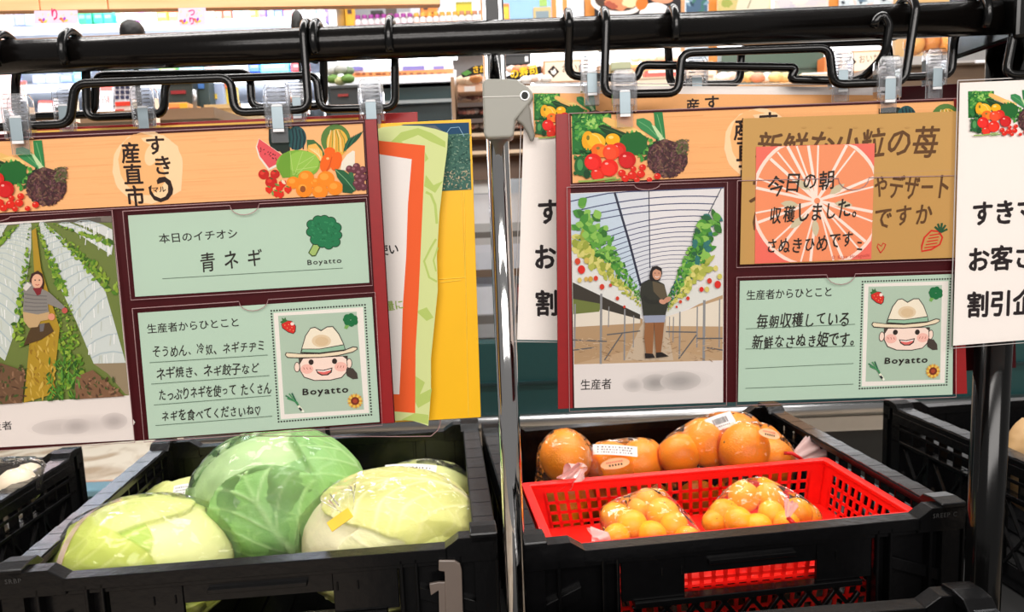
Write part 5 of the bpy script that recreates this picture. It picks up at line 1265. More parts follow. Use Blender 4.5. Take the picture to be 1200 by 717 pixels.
# ------------------------------------------------------------------ bagged oranges
def bag_of(fr_, rpx, label, where, seed, mat, kind, knot=None, tail=None, tape=None, red=True, wr=0.03, extra=(), floorpts=None, sz=(0.03, 0.006, 0.02)):
    if kind == 'orange':     # these lie behind the red basket
        fr_ = [(x, y, Y + 0.06, q) for x, y, Y, q in fr_]; extra = [(x, y, Y + 0.06) for x, y, Y in extra]
        knot = knot and (knot[0], knot[1], knot[2] + 0.06); tail = tail and (tail[0], tail[1], tail[2] + 0.06); tape = tape and [(x, y, Y + 0.06) for x, y, Y in tape]
    pts = [(atY(x, y, Y), r_ * (1.12 if kind == 'mandarin' else 1.0) * Y / F) for x, y, Y, r_ in fr_]
    for i, (p, r_) in enumerate(pts): fruit(kind, p, r_, mat, 'orange fruit inside ' + where, 'oranges in ' + where, seed * 7 + i)
    c = sum((p for p, r_ in pts), Vector()) / len(pts)
    e = empty('plastic_bag', c, label, 'bag', 'clear plastic bags')
    hs = [(p, r_ * 1.05) for p, r_ in pts] + [(atY(x, y, Y), 0.004) for x, y, Y in extra]
    if floorpts: hs += [(Vector((p.x * 0.6 + c.x * 0.4, p.y * 0.6 + c.y * 0.4, floorpts)), 0.01) for p, r_ in pts]
    if knot is not None: hs.append((atY(*knot), 0.004))
    film_over('bag_film', hs, 'bag', e, wr, seed, 5)
    if knot is not None and tail is not None:
        k = atY(*knot); bag_end(k, atY(*tail) - k, sz[0], sz[1], sz[2], e, 'bag_end', 'tail', seed)
    if tape: MB().tube([atY(*q) for q in tape], 0.0030, 8).build('red_tape', M['tape_r'], e, smooth=True)
    return e
fzR = RIM - H + 0.012
b1 = bag_of([(663, 536, 1.185, 33), (660, 600, 1.20, 32), (688, 580, 1.23, 30)], 0, 'clear bag of oranges with a pink end over the red rim, beside the chrome pole', 'the bag beside the chrome pole', 1, 'orange', 'orange', (682, 546, 1.085), (654, 572, 0.990), None, extra=[(668, 505, 1.17), (692, 528, 1.17)], floorpts=fzR, sz=(0.05, 0.005, 0.026))
b2_ = bag_of([(716, 546, 1.21, 30), (752, 543, 1.225, 30), (730, 600, 1.22, 30), (760, 590, 1.25, 29)], 0, 'clear bag of oranges with a long white label and an oval sticker', 'the bag with the long label and oval sticker', 2, 'orange', 'orange', extra=[(700, 522, 1.19), (745, 519, 1.2)], floorpts=fzR)
sticker(721, 527, 1.238, 54, 13, -0.10, (0, -0.75, 0.6), b2_); sticker(721, 543, 1.226, 36, 13, 0.12, (0, -0.85, 0.45), b2_, 'oval', 'oval_sticker', (244, 190, 140))
b3 = bag_of([(796, 532, 1.20, 26), (829, 519, 1.215, 31), (866, 512, 1.27, 29), (820, 590, 1.24, 29), (860, 590, 1.27, 29)], 0, 'clear bag of oranges with a barcode label on top', 'the bag with the barcode label', 3, 'orange', 'orange', extra=[(835, 486, 1.22), (870, 486, 1.25), (903, 520, 1.25)], floorpts=fzR)
sticker(845, 494, 1.258, 34, 20, 0.35, (-0.1, -0.7, 0.7), b3, 'bar')
b4 = bag_of([(872, 526, 1.165, 32), (905, 540, 1.19, 28), (885, 590, 1.20, 29)], 0, 'clear bag of oranges with red tape and a pink end by the crate corner', 'the bag with red tape by the crate corner', 4, 'orange', 'orange', (928, 540, 1.17), (962, 520, 1.185), [(919, 531, 1.155), (928, 531, 1.15), (938, 537, 1.15), (944, 543, 1.155)], extra=[(905, 500, 1.17), (920, 518, 1.17)], floorpts=fzR, sz=(0.055, 0.007, 0.022))
sticker(902, 508, 1.195, 27, 13, -0.35, (0.2, -0.75, 0.6), b4, 'oval', 'oval_sticker', (244, 196, 150))
b5 = bag_of([(722, 606, 0.985, 17), (740, 614, 0.955, 17), (777, 602, 0.99, 18), (752, 600, 1.03, 17), (790, 616, 0.965, 16), (764, 626, 0.935, 16), (722, 630, 0.93, 16), (806, 632, 0.94, 15), (760, 590, 1.035, 16)], 0, 'clear bag of small mandarins by the middle of the red basket', 'the bag of mandarins by the middle of the basket', 5, 'mandarin', 'mandarin', (716, 628, 0.92), (700, 634, 0.915), None, extra=[(776, 577, 1.0), (730, 585, 1.0), (818, 622, 1.0)], sz=(0.022, 0.004, 0.018))
b6 = bag_of([(872, 582, 1.02, 17), (902, 584, 1.02, 17), (850, 602, 1.0, 17), (866, 611, 0.965, 17), (888, 617, 0.955, 16), (935, 600, 1.0, 16), (948, 607, 1.02, 14), (922, 614, 0.965, 15), (905, 603, 0.99, 16), (838, 612, 0.99, 14)], 0, 'clear bag of small mandarins with a red tie near the basket corner', 'the bag of mandarins with a red tie', 6, 'mandarin', 'mandarin', (923, 606, 0.925), (928, 588, 0.93), [(923, 606, 0.925), (930, 613, 0.922), (936, 618, 0.925)], extra=[(895, 562, 1.02), (870, 565, 1.02), (955, 600, 1.03)], sz=(0.02, 0.004, 0.012))
# clear bag in the neighbouring crate, brown bag beyond the post
cbl = [(atY(20, 566, 1.18), 0.035), (atY(-30, 575, 1.2), 0.045), (atY(34, 556, 1.24), 0.028), (atY(-10, 600, 1.15), 0.04)]
e = empty('plastic_bag', cbl[0][0], 'clear bag of pale produce in the crate beside the cabbage crate', 'bag', 'clear plastic bags')
for p, r_ in cbl: tag(MB().ball(p, r_ * 0.82, 3, (1, 1, 0.85), lambda q: 1 + 0.1 * noise.noise(q * 3)).build('mushroom', colm((236, 222, 196)), None, smooth=True), 'pale round produce inside the clear bag beside the cabbage crate', 'vegetable', 'pale produce in the clear bag')
film_over('bag_film', [(p, r_ * 1.1) for p, r_ in cbl] + [(atY(45, 540, 1.24), 0.006)], 'bag', e, 0.04, 3)
cb = atY(1204, 520, 1.16)
film_o = MB(); vs, fs = hull_shell([(cb, 0.03), (cb + Vector((0.07, 0.02, -0.02)), 0.035), (cb + Vector((0.01, 0, -0.08)), 0.035), (atY(1190, 530, 1.15), 0.012), (atY(1199, 493, 1.17), 0.006)], cb, 4, 0.05, 4)
tag(film_o.add(vs, fs).build('paper_bag', colm((176, 140, 92), 0.6), None, smooth=True), 'crumpled brown bag in the crate beyond the black post', 'bag')

# ================================================================== the shop behind
def bx_thing(name, rect, Y, dep, col, label, cat, group=None, mat=None, bevel=0.003, parts=(), floor=False):
    """a boxy thing standing at depth Y; parts = (name, rect in the same photo measure, colour) lie on its front"""
    x0, y0, x1, y1 = rect; m = px_box(MB(), x0, y0, x1, y1, Y, dep)
    if floor:
        for v in m.v[:4]: v.z = 0.0
    c = sum(m.v, Vector()) / len(m.v)
    c.z = min(v.z for v in m.v)
    e = empty(name, c, label, cat, group); m.build('body', mat or colm(col), e, bevel=bevel)
    for pn, pr_, pc in parts: px_box(MB(), *pr_, Y - 0.004, 0.006).build(pn, colm(pc) if isinstance(pc, tuple) else pc, e)
    return e
def sign(name, P, base, label, cat, draw, th=0.004, col=(240, 236, 232), group=None):
    S = Sheet(P, 0.0, 6e-5); S.base(base, col, th); draw(S); return thing_sheet(S, name, label, cat, group)
BW = colm((236, 240, 248), 0.4); BLU = colm((176, 196, 230), 0.4)
# --- white chiller far behind the cabbage board
YA = 4.9
ca = empty('chiller_case', (atY(150, 100, YA).x, YA + 0.4, 0), 'long bright white open chiller with products behind the wire hangers', 'chiller')
xa0, xa1 = atY(-90, 80, YA).x, atY(384, 80, YA).x
zt = atY(150, 6, YA).z
MB().box((xa0, YA + 0.75, 0), (xa1, YA + 0.82, zt + 0.35)).build('back_panel', BW, ca)
MB().box((xa0, YA - 0.02, zt + 0.28), (xa1, YA + 0.82, zt + 0.36)).build('canopy', BW, ca)
for sx in (xa0, xa1 - 0.04): MB().box((sx, YA, 0), (sx + 0.04, YA + 0.8, zt + 0.3)).build('side_panel', BW, ca)
lampm = plain('chiller_tube_light', (250, 252, 255), 0.5, emit=14.0)
for yy, zz in ((0.05, zt + 0.26),): MB().tube([(xa0 + 0.1, YA + yy, zz), (xa1 - 0.1, YA + yy, zz)], 0.016, 12).build('tube_light', lampm, ca, smooth=True)
for py in (30, 62, 98, 130):
    z = atY(150, py, YA).z
    MB().box((xa0 + .04, YA, z - 0.02), (xa1 - .04, YA + 0.74, z)).build('shelf', BW, ca)
    MB().box((xa0 + .04, YA - 0.012, z - 0.035), (xa1 - .04, YA, z + 0.012)).build('price_rail', BW, ca)
z0 = atY(150, 160, YA).z; MB().box((xa0, YA - 0.1, 0), (xa1, YA + 0.1, z0)).build('front_panel', M['teal'], ca)
MB().tube([(xa0 + .1, YA + 0.03, atY(150, 64, YA).z - 0.04), (xa1 - .1, YA + 0.03, atY(150, 64, YA).z - 0.04)], 0.012, 10).build('tube_light', lampm, ca, smooth=True)
rr = random.Random(31)
def row(rects, Y, dep, group, lab, cat='pack'):
    for i, (x0, y0, x1, y1, col, nm) in enumerate(rects):
        band = tuple(min(255, int(c * .6 + 100)) for c in col)
        bx_thing('product_pack', (x0, y0, x1, y1), Y, dep, col, lab % nm, cat, group, parts=(('printed_band', (x0 + (x1 - x0) * .15, y0 + (y1 - y0) * .35, x1 - (x1 - x0) * .15, y0 + (y1 - y0) * .6), band),))
row([(5, 13, 14, 30, (200, 206, 240), 'pale lilac pack near the pink pillar'), (18, 14, 27, 29, (170, 184, 232), 'blue-white pack near the pink pillar'), (29, 15, 38, 29, (190, 214, 240), 'pale blue pack beside the festive card'),
     (91, 12, 100, 28, (40, 180, 110), 'green pack beside the festive card'), (100, 12, 107, 28, (30, 160, 130), 'dark green pack beside the festive card'), (109, 12, 120, 27, (40, 190, 140), 'bright green pack by the thin rod'), (121, 12, 131, 27, (50, 196, 180), 'turquoise pack by the thin rod'), (136, 14, 141, 26, (180, 226, 190), 'slim pale green pack'),
     (157, 10, 163, 24, (226, 130, 230), 'slim pink-violet bottle behind the black ball'), (183, 9, 196, 28, (246, 176, 40), 'yellow-orange pack'), (197, 9, 208, 26, (244, 130, 70), 'orange pack'), (243, 8, 251, 24, (250, 214, 206), 'pale pink pack beside the small card'), (252, 8, 260, 26, (240, 110, 90), 'red striped pack beside the small card'), (261, 7, 271, 25, (238, 96, 70), 'deep red striped pack'),
     (273, 9, 281, 22, (150, 214, 240), 'sky blue pack'), (292, 7, 300, 24, (246, 226, 40), 'lemon yellow pack'), (304, 8, 311, 21, (110, 70, 190), 'violet pack'), (314, 9, 320, 24, (200, 220, 240), 'whitish blue pack'), (321, 8, 331, 25, (60, 96, 210), 'royal blue pack'), (332, 8, 340, 22, (236, 110, 120), 'rose red pack'),
     (358, 8, 369, 22, (246, 220, 196), 'cream pack'), (370, 9, 377, 24, (40, 150, 230), 'azure pack'), (378, 8, 384, 26, (90, 60, 170), 'indigo pack at the end of the chiller')], YA + 0.03, 0.12, 'packs on the upper chiller shelf', 'small %s on the upper chiller shelf')
tag(MB().box((atY(-20, 30, YA - .05).x, YA - 0.06, 0), (atY(5, 30, YA - .05).x, YA - 0.04, zt + 0.3)).build('wall_pillar', colm((250, 206, 196)), None), 'pale pink pillar at the end of the chiller', 'pillar', kind='structure')
row([(0, 84, 14, 96, (150, 160, 220), 'bluish box'), (38, 88, 52, 97, (170, 180, 226), 'pale blue tray'), (54, 87, 68, 97, (186, 190, 226), 'lilac tray'), (70, 87, 84, 96, (130, 150, 214), 'blue tray'), (86, 84, 95, 96, (120, 200, 220), 'turquoise tray'), (118, 81, 150, 86, (60, 60, 60), 'dark dotted box'), (186, 77, 206, 88, (110, 150, 70), 'leafy green pack'), (210, 75, 238, 84, (120, 200, 246), 'sky blue box'), (240, 75, 256, 84, (240, 190, 180), 'salmon box'), (258, 75, 290, 84, (220, 230, 250), 'white-blue box'), (292, 72, 304, 84, (40, 90, 230), 'deep blue box'), (305, 72, 338, 84, (90, 200, 246), 'cyan box'), (341, 72, 359, 83, (206, 34, 44), 'red box')], YA + 0.03, 0.1, 'packs on the middle chiller shelf', 'long %s on the middle chiller shelf')
# things standing nearer, between the chiller and the hangers
def pricecard(rect, Y, label, mark, sub=None):
    x0, y0, x1, y1 = rect; P = Plane(atY(x0, y0, Y))
    def dr(S):
        S.poly([(x0, y0), (x1, y0), (x1, y0 + (y1 - y0) * .22), (x0, y0 + (y1 - y0) * .22)], (240, 96, 90))
        if mark: S.text(mark, (x0 + 2, y0 + (y1 - y0) * .62), (x1 - 2, y0 + (y1 - y0) * .6), (y1 - y0) * .3, (230, 70, 70) if sub else (60, 60, 60), 0.03)
        for k in range(3): S.stroke([(x0 + 2, y1 - 3 - k * 3), (x0 + (x1 - x0) * (.5 + .15 * k), y1 - 3.4 - k * 3)], 1.2, (110, 110, 116))
    sign('price_card', P, [(x0, y0), (x1, y0), (x1, y1), (x0, y1)], label, 'price card', dr, 0.002, (250, 232, 228), 'price cards on the chiller')
pricecard((-6, 95, 7, 120), YA - 0.03, 'pink-topped price card at the far end of the chiller rail', '月'); pricecard((8, 95, 15, 119), YA - 0.03, 'narrow pink-topped price card beside the far end card', ''); pricecard((22, 95, 31, 118), YA - 0.03, 'small pink-topped price card behind the end clip', '円')
pricecard((45, 118, 67, 133), YA - 0.03, 'wide price card with a red header between two clips', '')
pricecard((117, 99, 132, 135), YA - 0.03, 'tall white price card with red numerals beside the dotted pack', '358', 1)
bx_thing('product_pack', (133, 98, 152, 118), 2.42, 0.06, (226, 224, 230), 'white pack with dark berries printed on it', 'pack', parts=tuple(('printed_berry', (135 + 6 * (k % 3), 100 + 6 * (k // 3), 139 + 6 * (k % 3), 104 + 6 * (k // 3)), (50, 54, 84)) for k in range(9)))
bx_thing('product_pack', (134, 119, 152, 136), 2.38, 0.06, (238, 228, 224), 'white pack with a red tomato band below the berry pack', 'pack', parts=(('printed_band', (135, 119, 152, 124), (226, 60, 40)), ('printed_tomato', (135, 128, 145, 133), (214, 70, 56))))
bx_thing('storage_crate', (196, 95, 226, 122), 2.5, 0.3, (52, 60, 56), 'dark grey storage crate with red lettering by the orange box', 'crate', parts=(('lettering', (200, 106, 217, 110), (150, 40, 44)), ('crate_rim', (196, 95, 226, 98), (66, 74, 70))))
bx_thing('slate_board', (222, 92, 246, 142), 2.55, 0.05, (60, 78, 80), 'dark slate panel with a blue label behind the wire hangers', 'panel', parts=(('blue_label', (222, 98, 239, 104), (70, 120, 190)),))
bx_thing('carton', (197, 120, 220, 146), 2.3, 0.2, (236, 168, 90), 'orange and yellow printed carton under the dark crate', 'box', parts=(('yellow_side', (211, 121, 220, 142), (248, 190, 50)), ('red_lettering', (198, 126, 211, 130), (214, 70, 50)), ('printed_picture', (204, 130, 212, 136), (170, 140, 130))))
zt2_ = atY(205, 146, 2.5).z
tag(MB().tube([atY(228, 105, 2.2), (atY(230, 144, 2.2).x, 2.2, zt2_)], 0.006, 10).build('metal_rod', M['steel'], None, smooth=True), 'short bright metal rod beside the orange carton', 'rod')
bx_thing('carton', (239, 126, 282, 150), 2.4, 0.25, (196, 166, 112), 'plain tan cardboard carton with a white tag behind the board', 'box', parts=(('lid', (239, 122, 282, 127), (206, 178, 126)), ('white_tag', (266, 134, 273, 141), (240, 240, 240))))
bx_thing('product_pack', (246, 97, 262, 116), 2.6, 0.1, (170, 190, 226), 'pale blue pack above the cardboard carton', 'pack', parts=(('yellow_corner', (247, 110, 254, 116), (240, 210, 90)),)); bx_thing('product_pack', (260, 97, 268, 118), 2.62, 0.1, (236, 206, 70), 'yellow pack with an orange top above the carton', 'pack', parts=(('orange_top', (260, 97, 268, 103), (236, 120, 60)),))
tt = empty('display_table', atY(205, 150, 2.5), 'low display table under the cartons and crates behind the onion board', 'table')
zt2 = atY(205, 146, 2.5).z; ta, tb = atY(110, 150, 2.5).x, atY(300, 150, 2.5).x
MB().box((ta, 2.15, zt2 - 0.03), (tb, 2.95, zt2)).build('table_top', colm((150, 120, 90)), tt)
for sx in (atY(235, 530, 2.4).x, tb - .03):
    for sy in (2.36, 2.9): MB().box((sx - .02, sy - .02, 0), (sx + .02, sy + .02, zt2 - .03)).build('leg', M['dark'], tt)
def to_table(*names):
    for o in bpy.data.objects:
        if o.parent and o.parent.name.split('.')[0] in names and o.name.split('.')[0] == 'body' and ta < o.parent.location.x < tb and 2.15 < o.parent.location.y < 2.95:
            zmin = min(v.co.z for v in o.data.vertices)
            for v in o.data.vertices:
                if abs(v.co.z - zmin) < 1e-5: v.co.z = zt2 - o.parent.location.z
to_table('storage_crate', 'slate_board', 'carton', 'product_pack')
rb_ = MB()
for k in range(6):
    p = atY(276 + (k - 2) * 12 if k > 1 else 300 + k * 10, 96.5, YA + 0.1); p.z = atY(150, 98, YA).z + 0.03; tag(MB().ball(p, 0.04, 2, (1.2, 1, .8), lambda q: 1 + .15 * noise.noise(q * 2.5)).build('wrapped_vegetable', colm((84, 96, 84), 0.3), None, smooth=True), 'dark wrapped vegetable in a row on the lower chiller shelf', 'vegetable', 'dark wrapped vegetables')
# hanging cards with floral print
def card_hang(rect, Y, st, label, vertical):
    x0, y0, x1, y1 = rect; P = Plane(PB_.pt(x0, y0, 0.0035), yawb); r = random.Random(int(x0))
    def dr(S):
        for i in range(16):
            x, y = r.uniform(x0 + 2, x1 - 2), r.uniform(y0 + 2, y1 - 2); S.leaf(x, y, 2.4, 1.3, r.uniform(0, 6), r.choice([(226, 200, 190), (216, 196, 214), (226, 214, 180)]), lift=False)
        for fx, fy in ((.2, .7), (.68, .62)):
            for k, cc in enumerate(((240, 90, 90), (250, 150, 70), (150, 60, 190), (244, 200, 90))): S.leaf(x0 + (x1 - x0) * fx + (k - 1.5) * 2, y0 + (y1 - y0) * fy + (k % 2) * 2, 2.6, 1.5, 0.9 * k, cc, lift=(k == 0))
        if vertical:
            for i, ch in enumerate(st): S.text(ch, ((x0 + x1) / 2 - 4, y0 + 9 + i * 10), ((x0 + x1) / 2 + 4.5, y0 + 8.7 + i * 10), 9, (226, 50, 130), 0.02)
        else: S.text(st, ((x0 + x1) / 2 - 6, y1 - 5), ((x0 + x1) / 2 + 5, y1 - 5.5), 14, (226, 40, 110), 0.02)
    sign('hanging_card', P, [(x0, y0), (x1, y0 - .6), (x1, y1 - .6), (x0, y1)], label, 'card', dr, 0.001, (214, 200, 220))
card_hang((40, 12.5, 91, 28), 1.80, 'り', 'wide lilac flower-printed card hanging from the wooden fascia', False)
card_hang((209, 9.5, 241, 31), 1.80, 'つり', 'narrow lilac flower-printed card hanging from the wooden fascia', True)
for xx, yt, lab, sc in ((155, 24, 'thin black stand topped by a round black ball behind the bar', (1, 1, 1)), (349, 17, 'thin black stand topped by a pointed black cap behind the bar', (0.55, 0.8, 1.3))):
    p = atY(xx, yt + 13, 1.5); e = empty('display_stand', (p.x, p.y, 0), lab, 'stand')
    MB().tube([(p.x, p.y, 0.02), (p.x, p.y, p.z)], 0.005, 8).build('pole', M['dark'], e); MB().tube([(p.x, p.y, 0), (p.x, p.y, 0.02)], 0.09, 20).build('foot', M['dark'], e)
    MB().ball(p, 0.0225, 3, sc, lambda q: 1 + 0.04 * noise.noise(q * 4)).build('cap', M['hair'], e, smooth=True)
# --- dry goods shelf
YD = 3.0
x0, x1_ = atY(386, 20, YD).x, atY(590, 20, YD).x; zs = atY(490, 29, YD).z
e = empty('store_shelf', ((x0 + x1_) / 2, YD + .2, 0), 'grey store shelf lined with small bottles beyond the wooden fascia', 'shelf')
MB().box((x0, YD + 0.38, 0), (x1_, YD + 0.42, zs + 0.4)).build('back_panel', colm((150, 152, 158)), e)
for z in (zs, zs - 0.2, zs - 0.42): MB().box((x0, YD, z - 0.02), (x1_, YD + 0.4, z)).build('shelf_board', colm((206, 190, 176)), e)
MB().box((x0, YD - 0.01, 0), (x0 + 0.03, YD + 0.4, zs + 0.4)).build('side_panel', M['steel'], e)
i = 0; x = 417.0
while x < 588:
    col = (140, 40, 130) if x < 478 else ((236, 150, 50) if x < 538 else (176, 120, 84)); nm = 'purple-capped' if x < 478 else ('orange-capped' if x < 538 else 'brown-capped')
    y1 = 29.5 - (x - 417) * 0.03; p = atY(x + 3, y1, YD + 0.03); r_ = 0.0125; p.z = zs
    b_ = MB().tube([p, p + Vector((0, 0, .030)), p + Vector((0, 0, .036))], [r_, r_, r_ * .6], 12).build('bottle', colm((226, 220, 222), 0.3), None, smooth=True); b_.data.transform(Matrix.Translation(-p)); b_.location = p
    tag(b_, 'small %s bottle in the row on the grey shelf' % nm, 'bottle', nm + ' bottles on the grey shelf')
    MB().tube([p + Vector((0, 0, .036)), p + Vector((0, 0, .050))], r_ * .8, 12).build('cap', colm(col, 0.35), b_)
    MB().tube([p + Vector((0, 0, .002)), p + Vector((0, 0, .012))], r_ * 1.03, 12).build('label_band', colm(col, 0.4), b_)
    x += 7.6; i += 1
for rect, col, lab in (((404, 8, 414, 30), (248, 180, 30), 'yellow and red box at the end of the bottle row'), ((434, 12, 448, 17), (30, 28, 28), 'small black tag above the bottle row'), ((467, 14, 483, 20), (206, 206, 206), 'pale grey tag above the purple bottles'), ((480, 3, 492, 18), (196, 204, 216), 'pale grey box over the orange bottles'), ((493, 3, 512, 19), (226, 130, 24), 'orange box with a black mark over the bottles'), ((504, 13, 521, 17), (216, 214, 212), 'white tag below the orange box')):
    bx_thing('shelf_item', rect, YD + 0.14, 0.05, col, lab, 'box', parts=((('front_mark', (rect[0] + 3, rect[1] + 3, rect[0] + 8, rect[1] + 8), (70, 40, 30)),) if rect[0] in (404, 493) else ()))
bx_thing('cooking_pan', (452, 9, 464, 20), YD + 0.22, 0.03, (70, 60, 50), 'dark round lid leaning over the bottle row', 'lid')
# --- bluish window unit and posters above the bar
YW = 3.3
def wallpanel(n, rect, col, label, mat=None, Y=YW):
    x0, y0, x1, y1 = rect; m = px_box(MB(), x0, y0, x1, y1, Y, 0.03); tag(m.build('window_%d' % n if mat is None and n < 10 else 'trim_%d' % n, mat or colm(col, 0.3)), label, 'window' if n < 10 else 'trim', kind='structure')
wallpanel(1, (514, -30, 586, 34), (196, 224, 246), 'pale blue glass front'); wallpanel(2, (586, -30, 646, 34), (130, 176, 226), 'blue glass front')
for n_, xx in enumerate((646, 652, 659, 667, 674, 681)): wallpanel(11 + n_, (xx, -30, xx + (4 if n_ % 2 else 6), 32), (0, 0, 0), 'upright trim', M['owood'] if n_ in (0, 2) else (M['steel'] if n_ != 5 else M['white']))
wallpanel(20, (684, -30, 697, 34), (0, 0, 0), 'orange wooden post', M['owood']); wallpanel(21, (830, -30, 841, 92), (0, 0, 0), 'orange wooden post', M['owood']); wallpanel(22, (971, -30, 984, 34), (0, 0, 0), 'orange wooden post', M['owood'], 3.28); wallpanel(23, (798, -30, 803, 60), (0, 0, 0), 'pale wooden post', M['wood'])
bx_thing('store_sign', (534, 3, 553, 17), 3.1, 0.03, (206, 190, 20), 'mustard yellow board in front of the pale window', 'sign', parts=(('board_edge', (534, 2, 553, 4), (170, 160, 40)),))
bx_thing('product_pack', (589, 4, 597, 26), 3.05, 0.04, (240, 130, 40), 'orange and yellow pack right behind the chrome pole', 'pack', parts=(('yellow_band', (590, 8, 596, 22), (244, 196, 40)),))
bx_thing('product_pack', (625, 8, 646, 24), 3.05, 0.04, (196, 176, 120), 'tan printed pack below the blue glass front', 'pack', parts=(('printed_picture', (628, 13, 643, 22), (120, 140, 150)), ('green_tab', (632, -4, 641, 7), (150, 190, 90))))
def dpost(S):
    S.poly([(700, -20), (796, -20), (796, 17), (700, 20)], (34, 30, 34)); S.ell(722, 4, 30, 14, (226, 220, 216), 0.1); S.ell(722, 2, 25, 11, (70, 54, 44), 0.1); S.ell(724, 3, 16, 8, (206, 130, 90), 0.2, wob=.2); S.ell(738, 2, 9, 6, (240, 206, 160), 0.1, wob=.2); S.ell(716, 6, 8, 4, (160, 80, 60), 0.4, wob=.2)
    S.ell(768, 18, 19, 15, (250, 246, 244)); S.ell(775, -2, 14, 6, (200, 140, 110), 0.1); S.ell(752, 4, 7, 8, (196, 110, 40), 0.4)
sign('food_poster', Plane(atY(700, 0, 3.2)), [(697, -22), (798, -22), (798, 34), (697, 36)], 'dark poster showing dishes of cooked meat and a white bowl', 'poster', dpost, 0.01, (30, 28, 32))
def dfr(S):
    S.poly([(804, -20), (829, -20), (829, 14), (804, 15)], (70, 96, 122)); 
    r = random.Random(4)
    for k in range(26): S.leaf(r.uniform(805, 828), r.uniform(-10, 14), 4, 2, r.uniform(0, 6), r.choice([(40, 66, 84), (120, 150, 170), (60, 110, 100), (200, 214, 220)]), lift=(k == 0))
sign('wall_picture', Plane(atY(800, 0, 3.2)), [(803, -22), (830, -22), (830, 90), (803, 90)], 'narrow blue-green picture between two wooden posts', 'picture', dfr, 0.01, (200, 214, 226))
def dbeige(S):
    S.poly([(841, -20), (870, -20), (866, 12), (841, 13)], (196, 180, 120)); S.poly([(870, -20), (906, -20), (900, 12), (862, 12)], (214, 206, 184)); S.stroke([(884, -10), (876, 10)], 1.5, (150, 140, 110)); S.ell(852, 4, 6, 5, (150, 160, 80), wob=.2)
sign('wall_picture', Plane(atY(841, 0, 3.2)), [(841, -22), (904, -22), (904, 34), (841, 34)], 'beige and olive picture to one side of the orange post', 'picture', dbeige, 0.01, (226, 206, 164))
def dgrey(S):
    r = random.Random(8)
    for k in range(20): S.ell(r.uniform(912, 966), r.uniform(-10, 8), 9, 5, r.choice([(206, 200, 204), (222, 216, 206), (196, 190, 200)]), wob=.3, lift=False)
sign('wall_picture', Plane(atY(905, 0, 3.2)), [(908, -22), (971, -22), (971, 34), (908, 34)], 'pale grey cloudy picture above the bar', 'picture', dgrey, 0.01, (214, 206, 202))
def dblue(S):
    r = random.Random(9)
    for k in range(70): S.leaf(r.uniform(986, 1190), r.uniform(-12, 10), r.uniform(2, 7), r.uniform(1, 4), r.uniform(0, 6), r.choice([(96, 120, 140), (150, 170, 186), (230, 226, 222), (60, 70, 80), (226, 196, 190)]), lift=(k % 10 == 0))
sign('wall_picture', Plane(atY(985, 0, 3.25)), [(984, -22), (1200, -22), (1200, 40), (984, 40)], 'long blue and white photo mural beyond the far end of the bar', 'picture', dblue, 0.01, (196, 206, 212))
# --- open chiller behind the gap: orange rail, blue labels, dark teal front
YC = 2.7
cx0, cx1 = atY(384, 100, YC).x, atY(533, 100, YC).x
e = empty('open_chiller', ((cx0 + cx1) / 2, YC + 0.3, 0), 'open chiller with an orange price rail and a dark teal front', 'chiller')
px_box(MB(), 384, 64, 533, 200, YC + 0.24, 0.03).build('back_panel', BW, e)
for rect, col, nm, yo in (((384, 89, 531, 98), (240, 244, 250), 'front_lip', 0), ((410, 83, 531, 89), (232, 150, 90), 'orange_rail', 0.05), ((412, 77, 531, 83), (236, 238, 250), 'white_rail', 0.10), ((384, 98, 531, 118), (12, 44, 46), 'teal_front', 0.02), ((384, 118, 531, 122), (140, 146, 146), 'bumper_strip', 0), ((384, 122, 531, 210), (14, 36, 38), 'kick_panel', 0.02)):
    px_box(MB(), *rect, YC + yo, 0.05).build(nm, colm(col), e)
for a, b_ in ((411, 425), (472, 497), (508, 520)): px_box(MB(), a, 77.5, b_, 82.5, YC + 0.092, 0.006).build('blue_label', colm((130, 130, 206)), e)
for k in range(14): px_box(MB(), 416 + k * 8, 85.2, 416 + k * 8 + (4 if k % 3 else 6), 87, YC + 0.043, 0.006).build('rail_lettering', colm((150, 84, 50)), e)
z = atY(470, 95, YC).z; MB().box((cx0, YC + 0.02, z - 0.02), (cx1, YC + 0.25, z)).build('deck', BW, e)
MB().tube([(cx0, YC + 0.2, atY(460, 66, YC).z + 0.03), (cx1, YC + 0.2, atY(460, 66, YC).z + 0.03)], 0.012, 10).build('tube_light', lampm, e, smooth=True)
tag(MB().tube([atY(533, 82, YC - .02), atY(531, 150, YC - .02)], 0.005, 8).build('white_upright', M['white'], None, smooth=True), 'thin white upright between the open chiller and the meat trays', 'upright')
def lumps(name, rect, Y, n, cols, label, cat, group, r_px, seed=1):
    x0, y0, x1, y1 = rect; r = random.Random(seed)
    for k in range(n):
        p = atY(x0 + (x1 - x0) * (k + .5) / n, r.uniform(y0, y1), Y + r.uniform(-.02, .02)); o = MB().ball(p, r_px * Y / F, 2, (1.15, .8, .75), lambda q: 1 + 0.16 * noise.noise(q * 2.2 + Vector((k, 0, 0)))).build(name, colm(r.choice(cols), 0.35), None, smooth=True)
        o.data.transform(Matrix.Translation(-p)); o.location = p; tag(o, label, cat, group)
lumps('vegetable_pack', (386, 81, 412, 84), 2.62, 3, [(186, 190, 186), (120, 140, 110)], 'grey-green bagged vegetable piled on the open chiller', 'vegetable', 'bagged vegetables on the open chiller', 7, 2)
lumps('vegetable_pack', (386, 92, 412, 95), 2.60, 3, [(226, 206, 80), (110, 150, 70), (200, 206, 150)], 'yellow and green bagged vegetable at the edge of the open chiller', 'vegetable', 'yellow bagged vegetables on the open chiller', 7, 3)
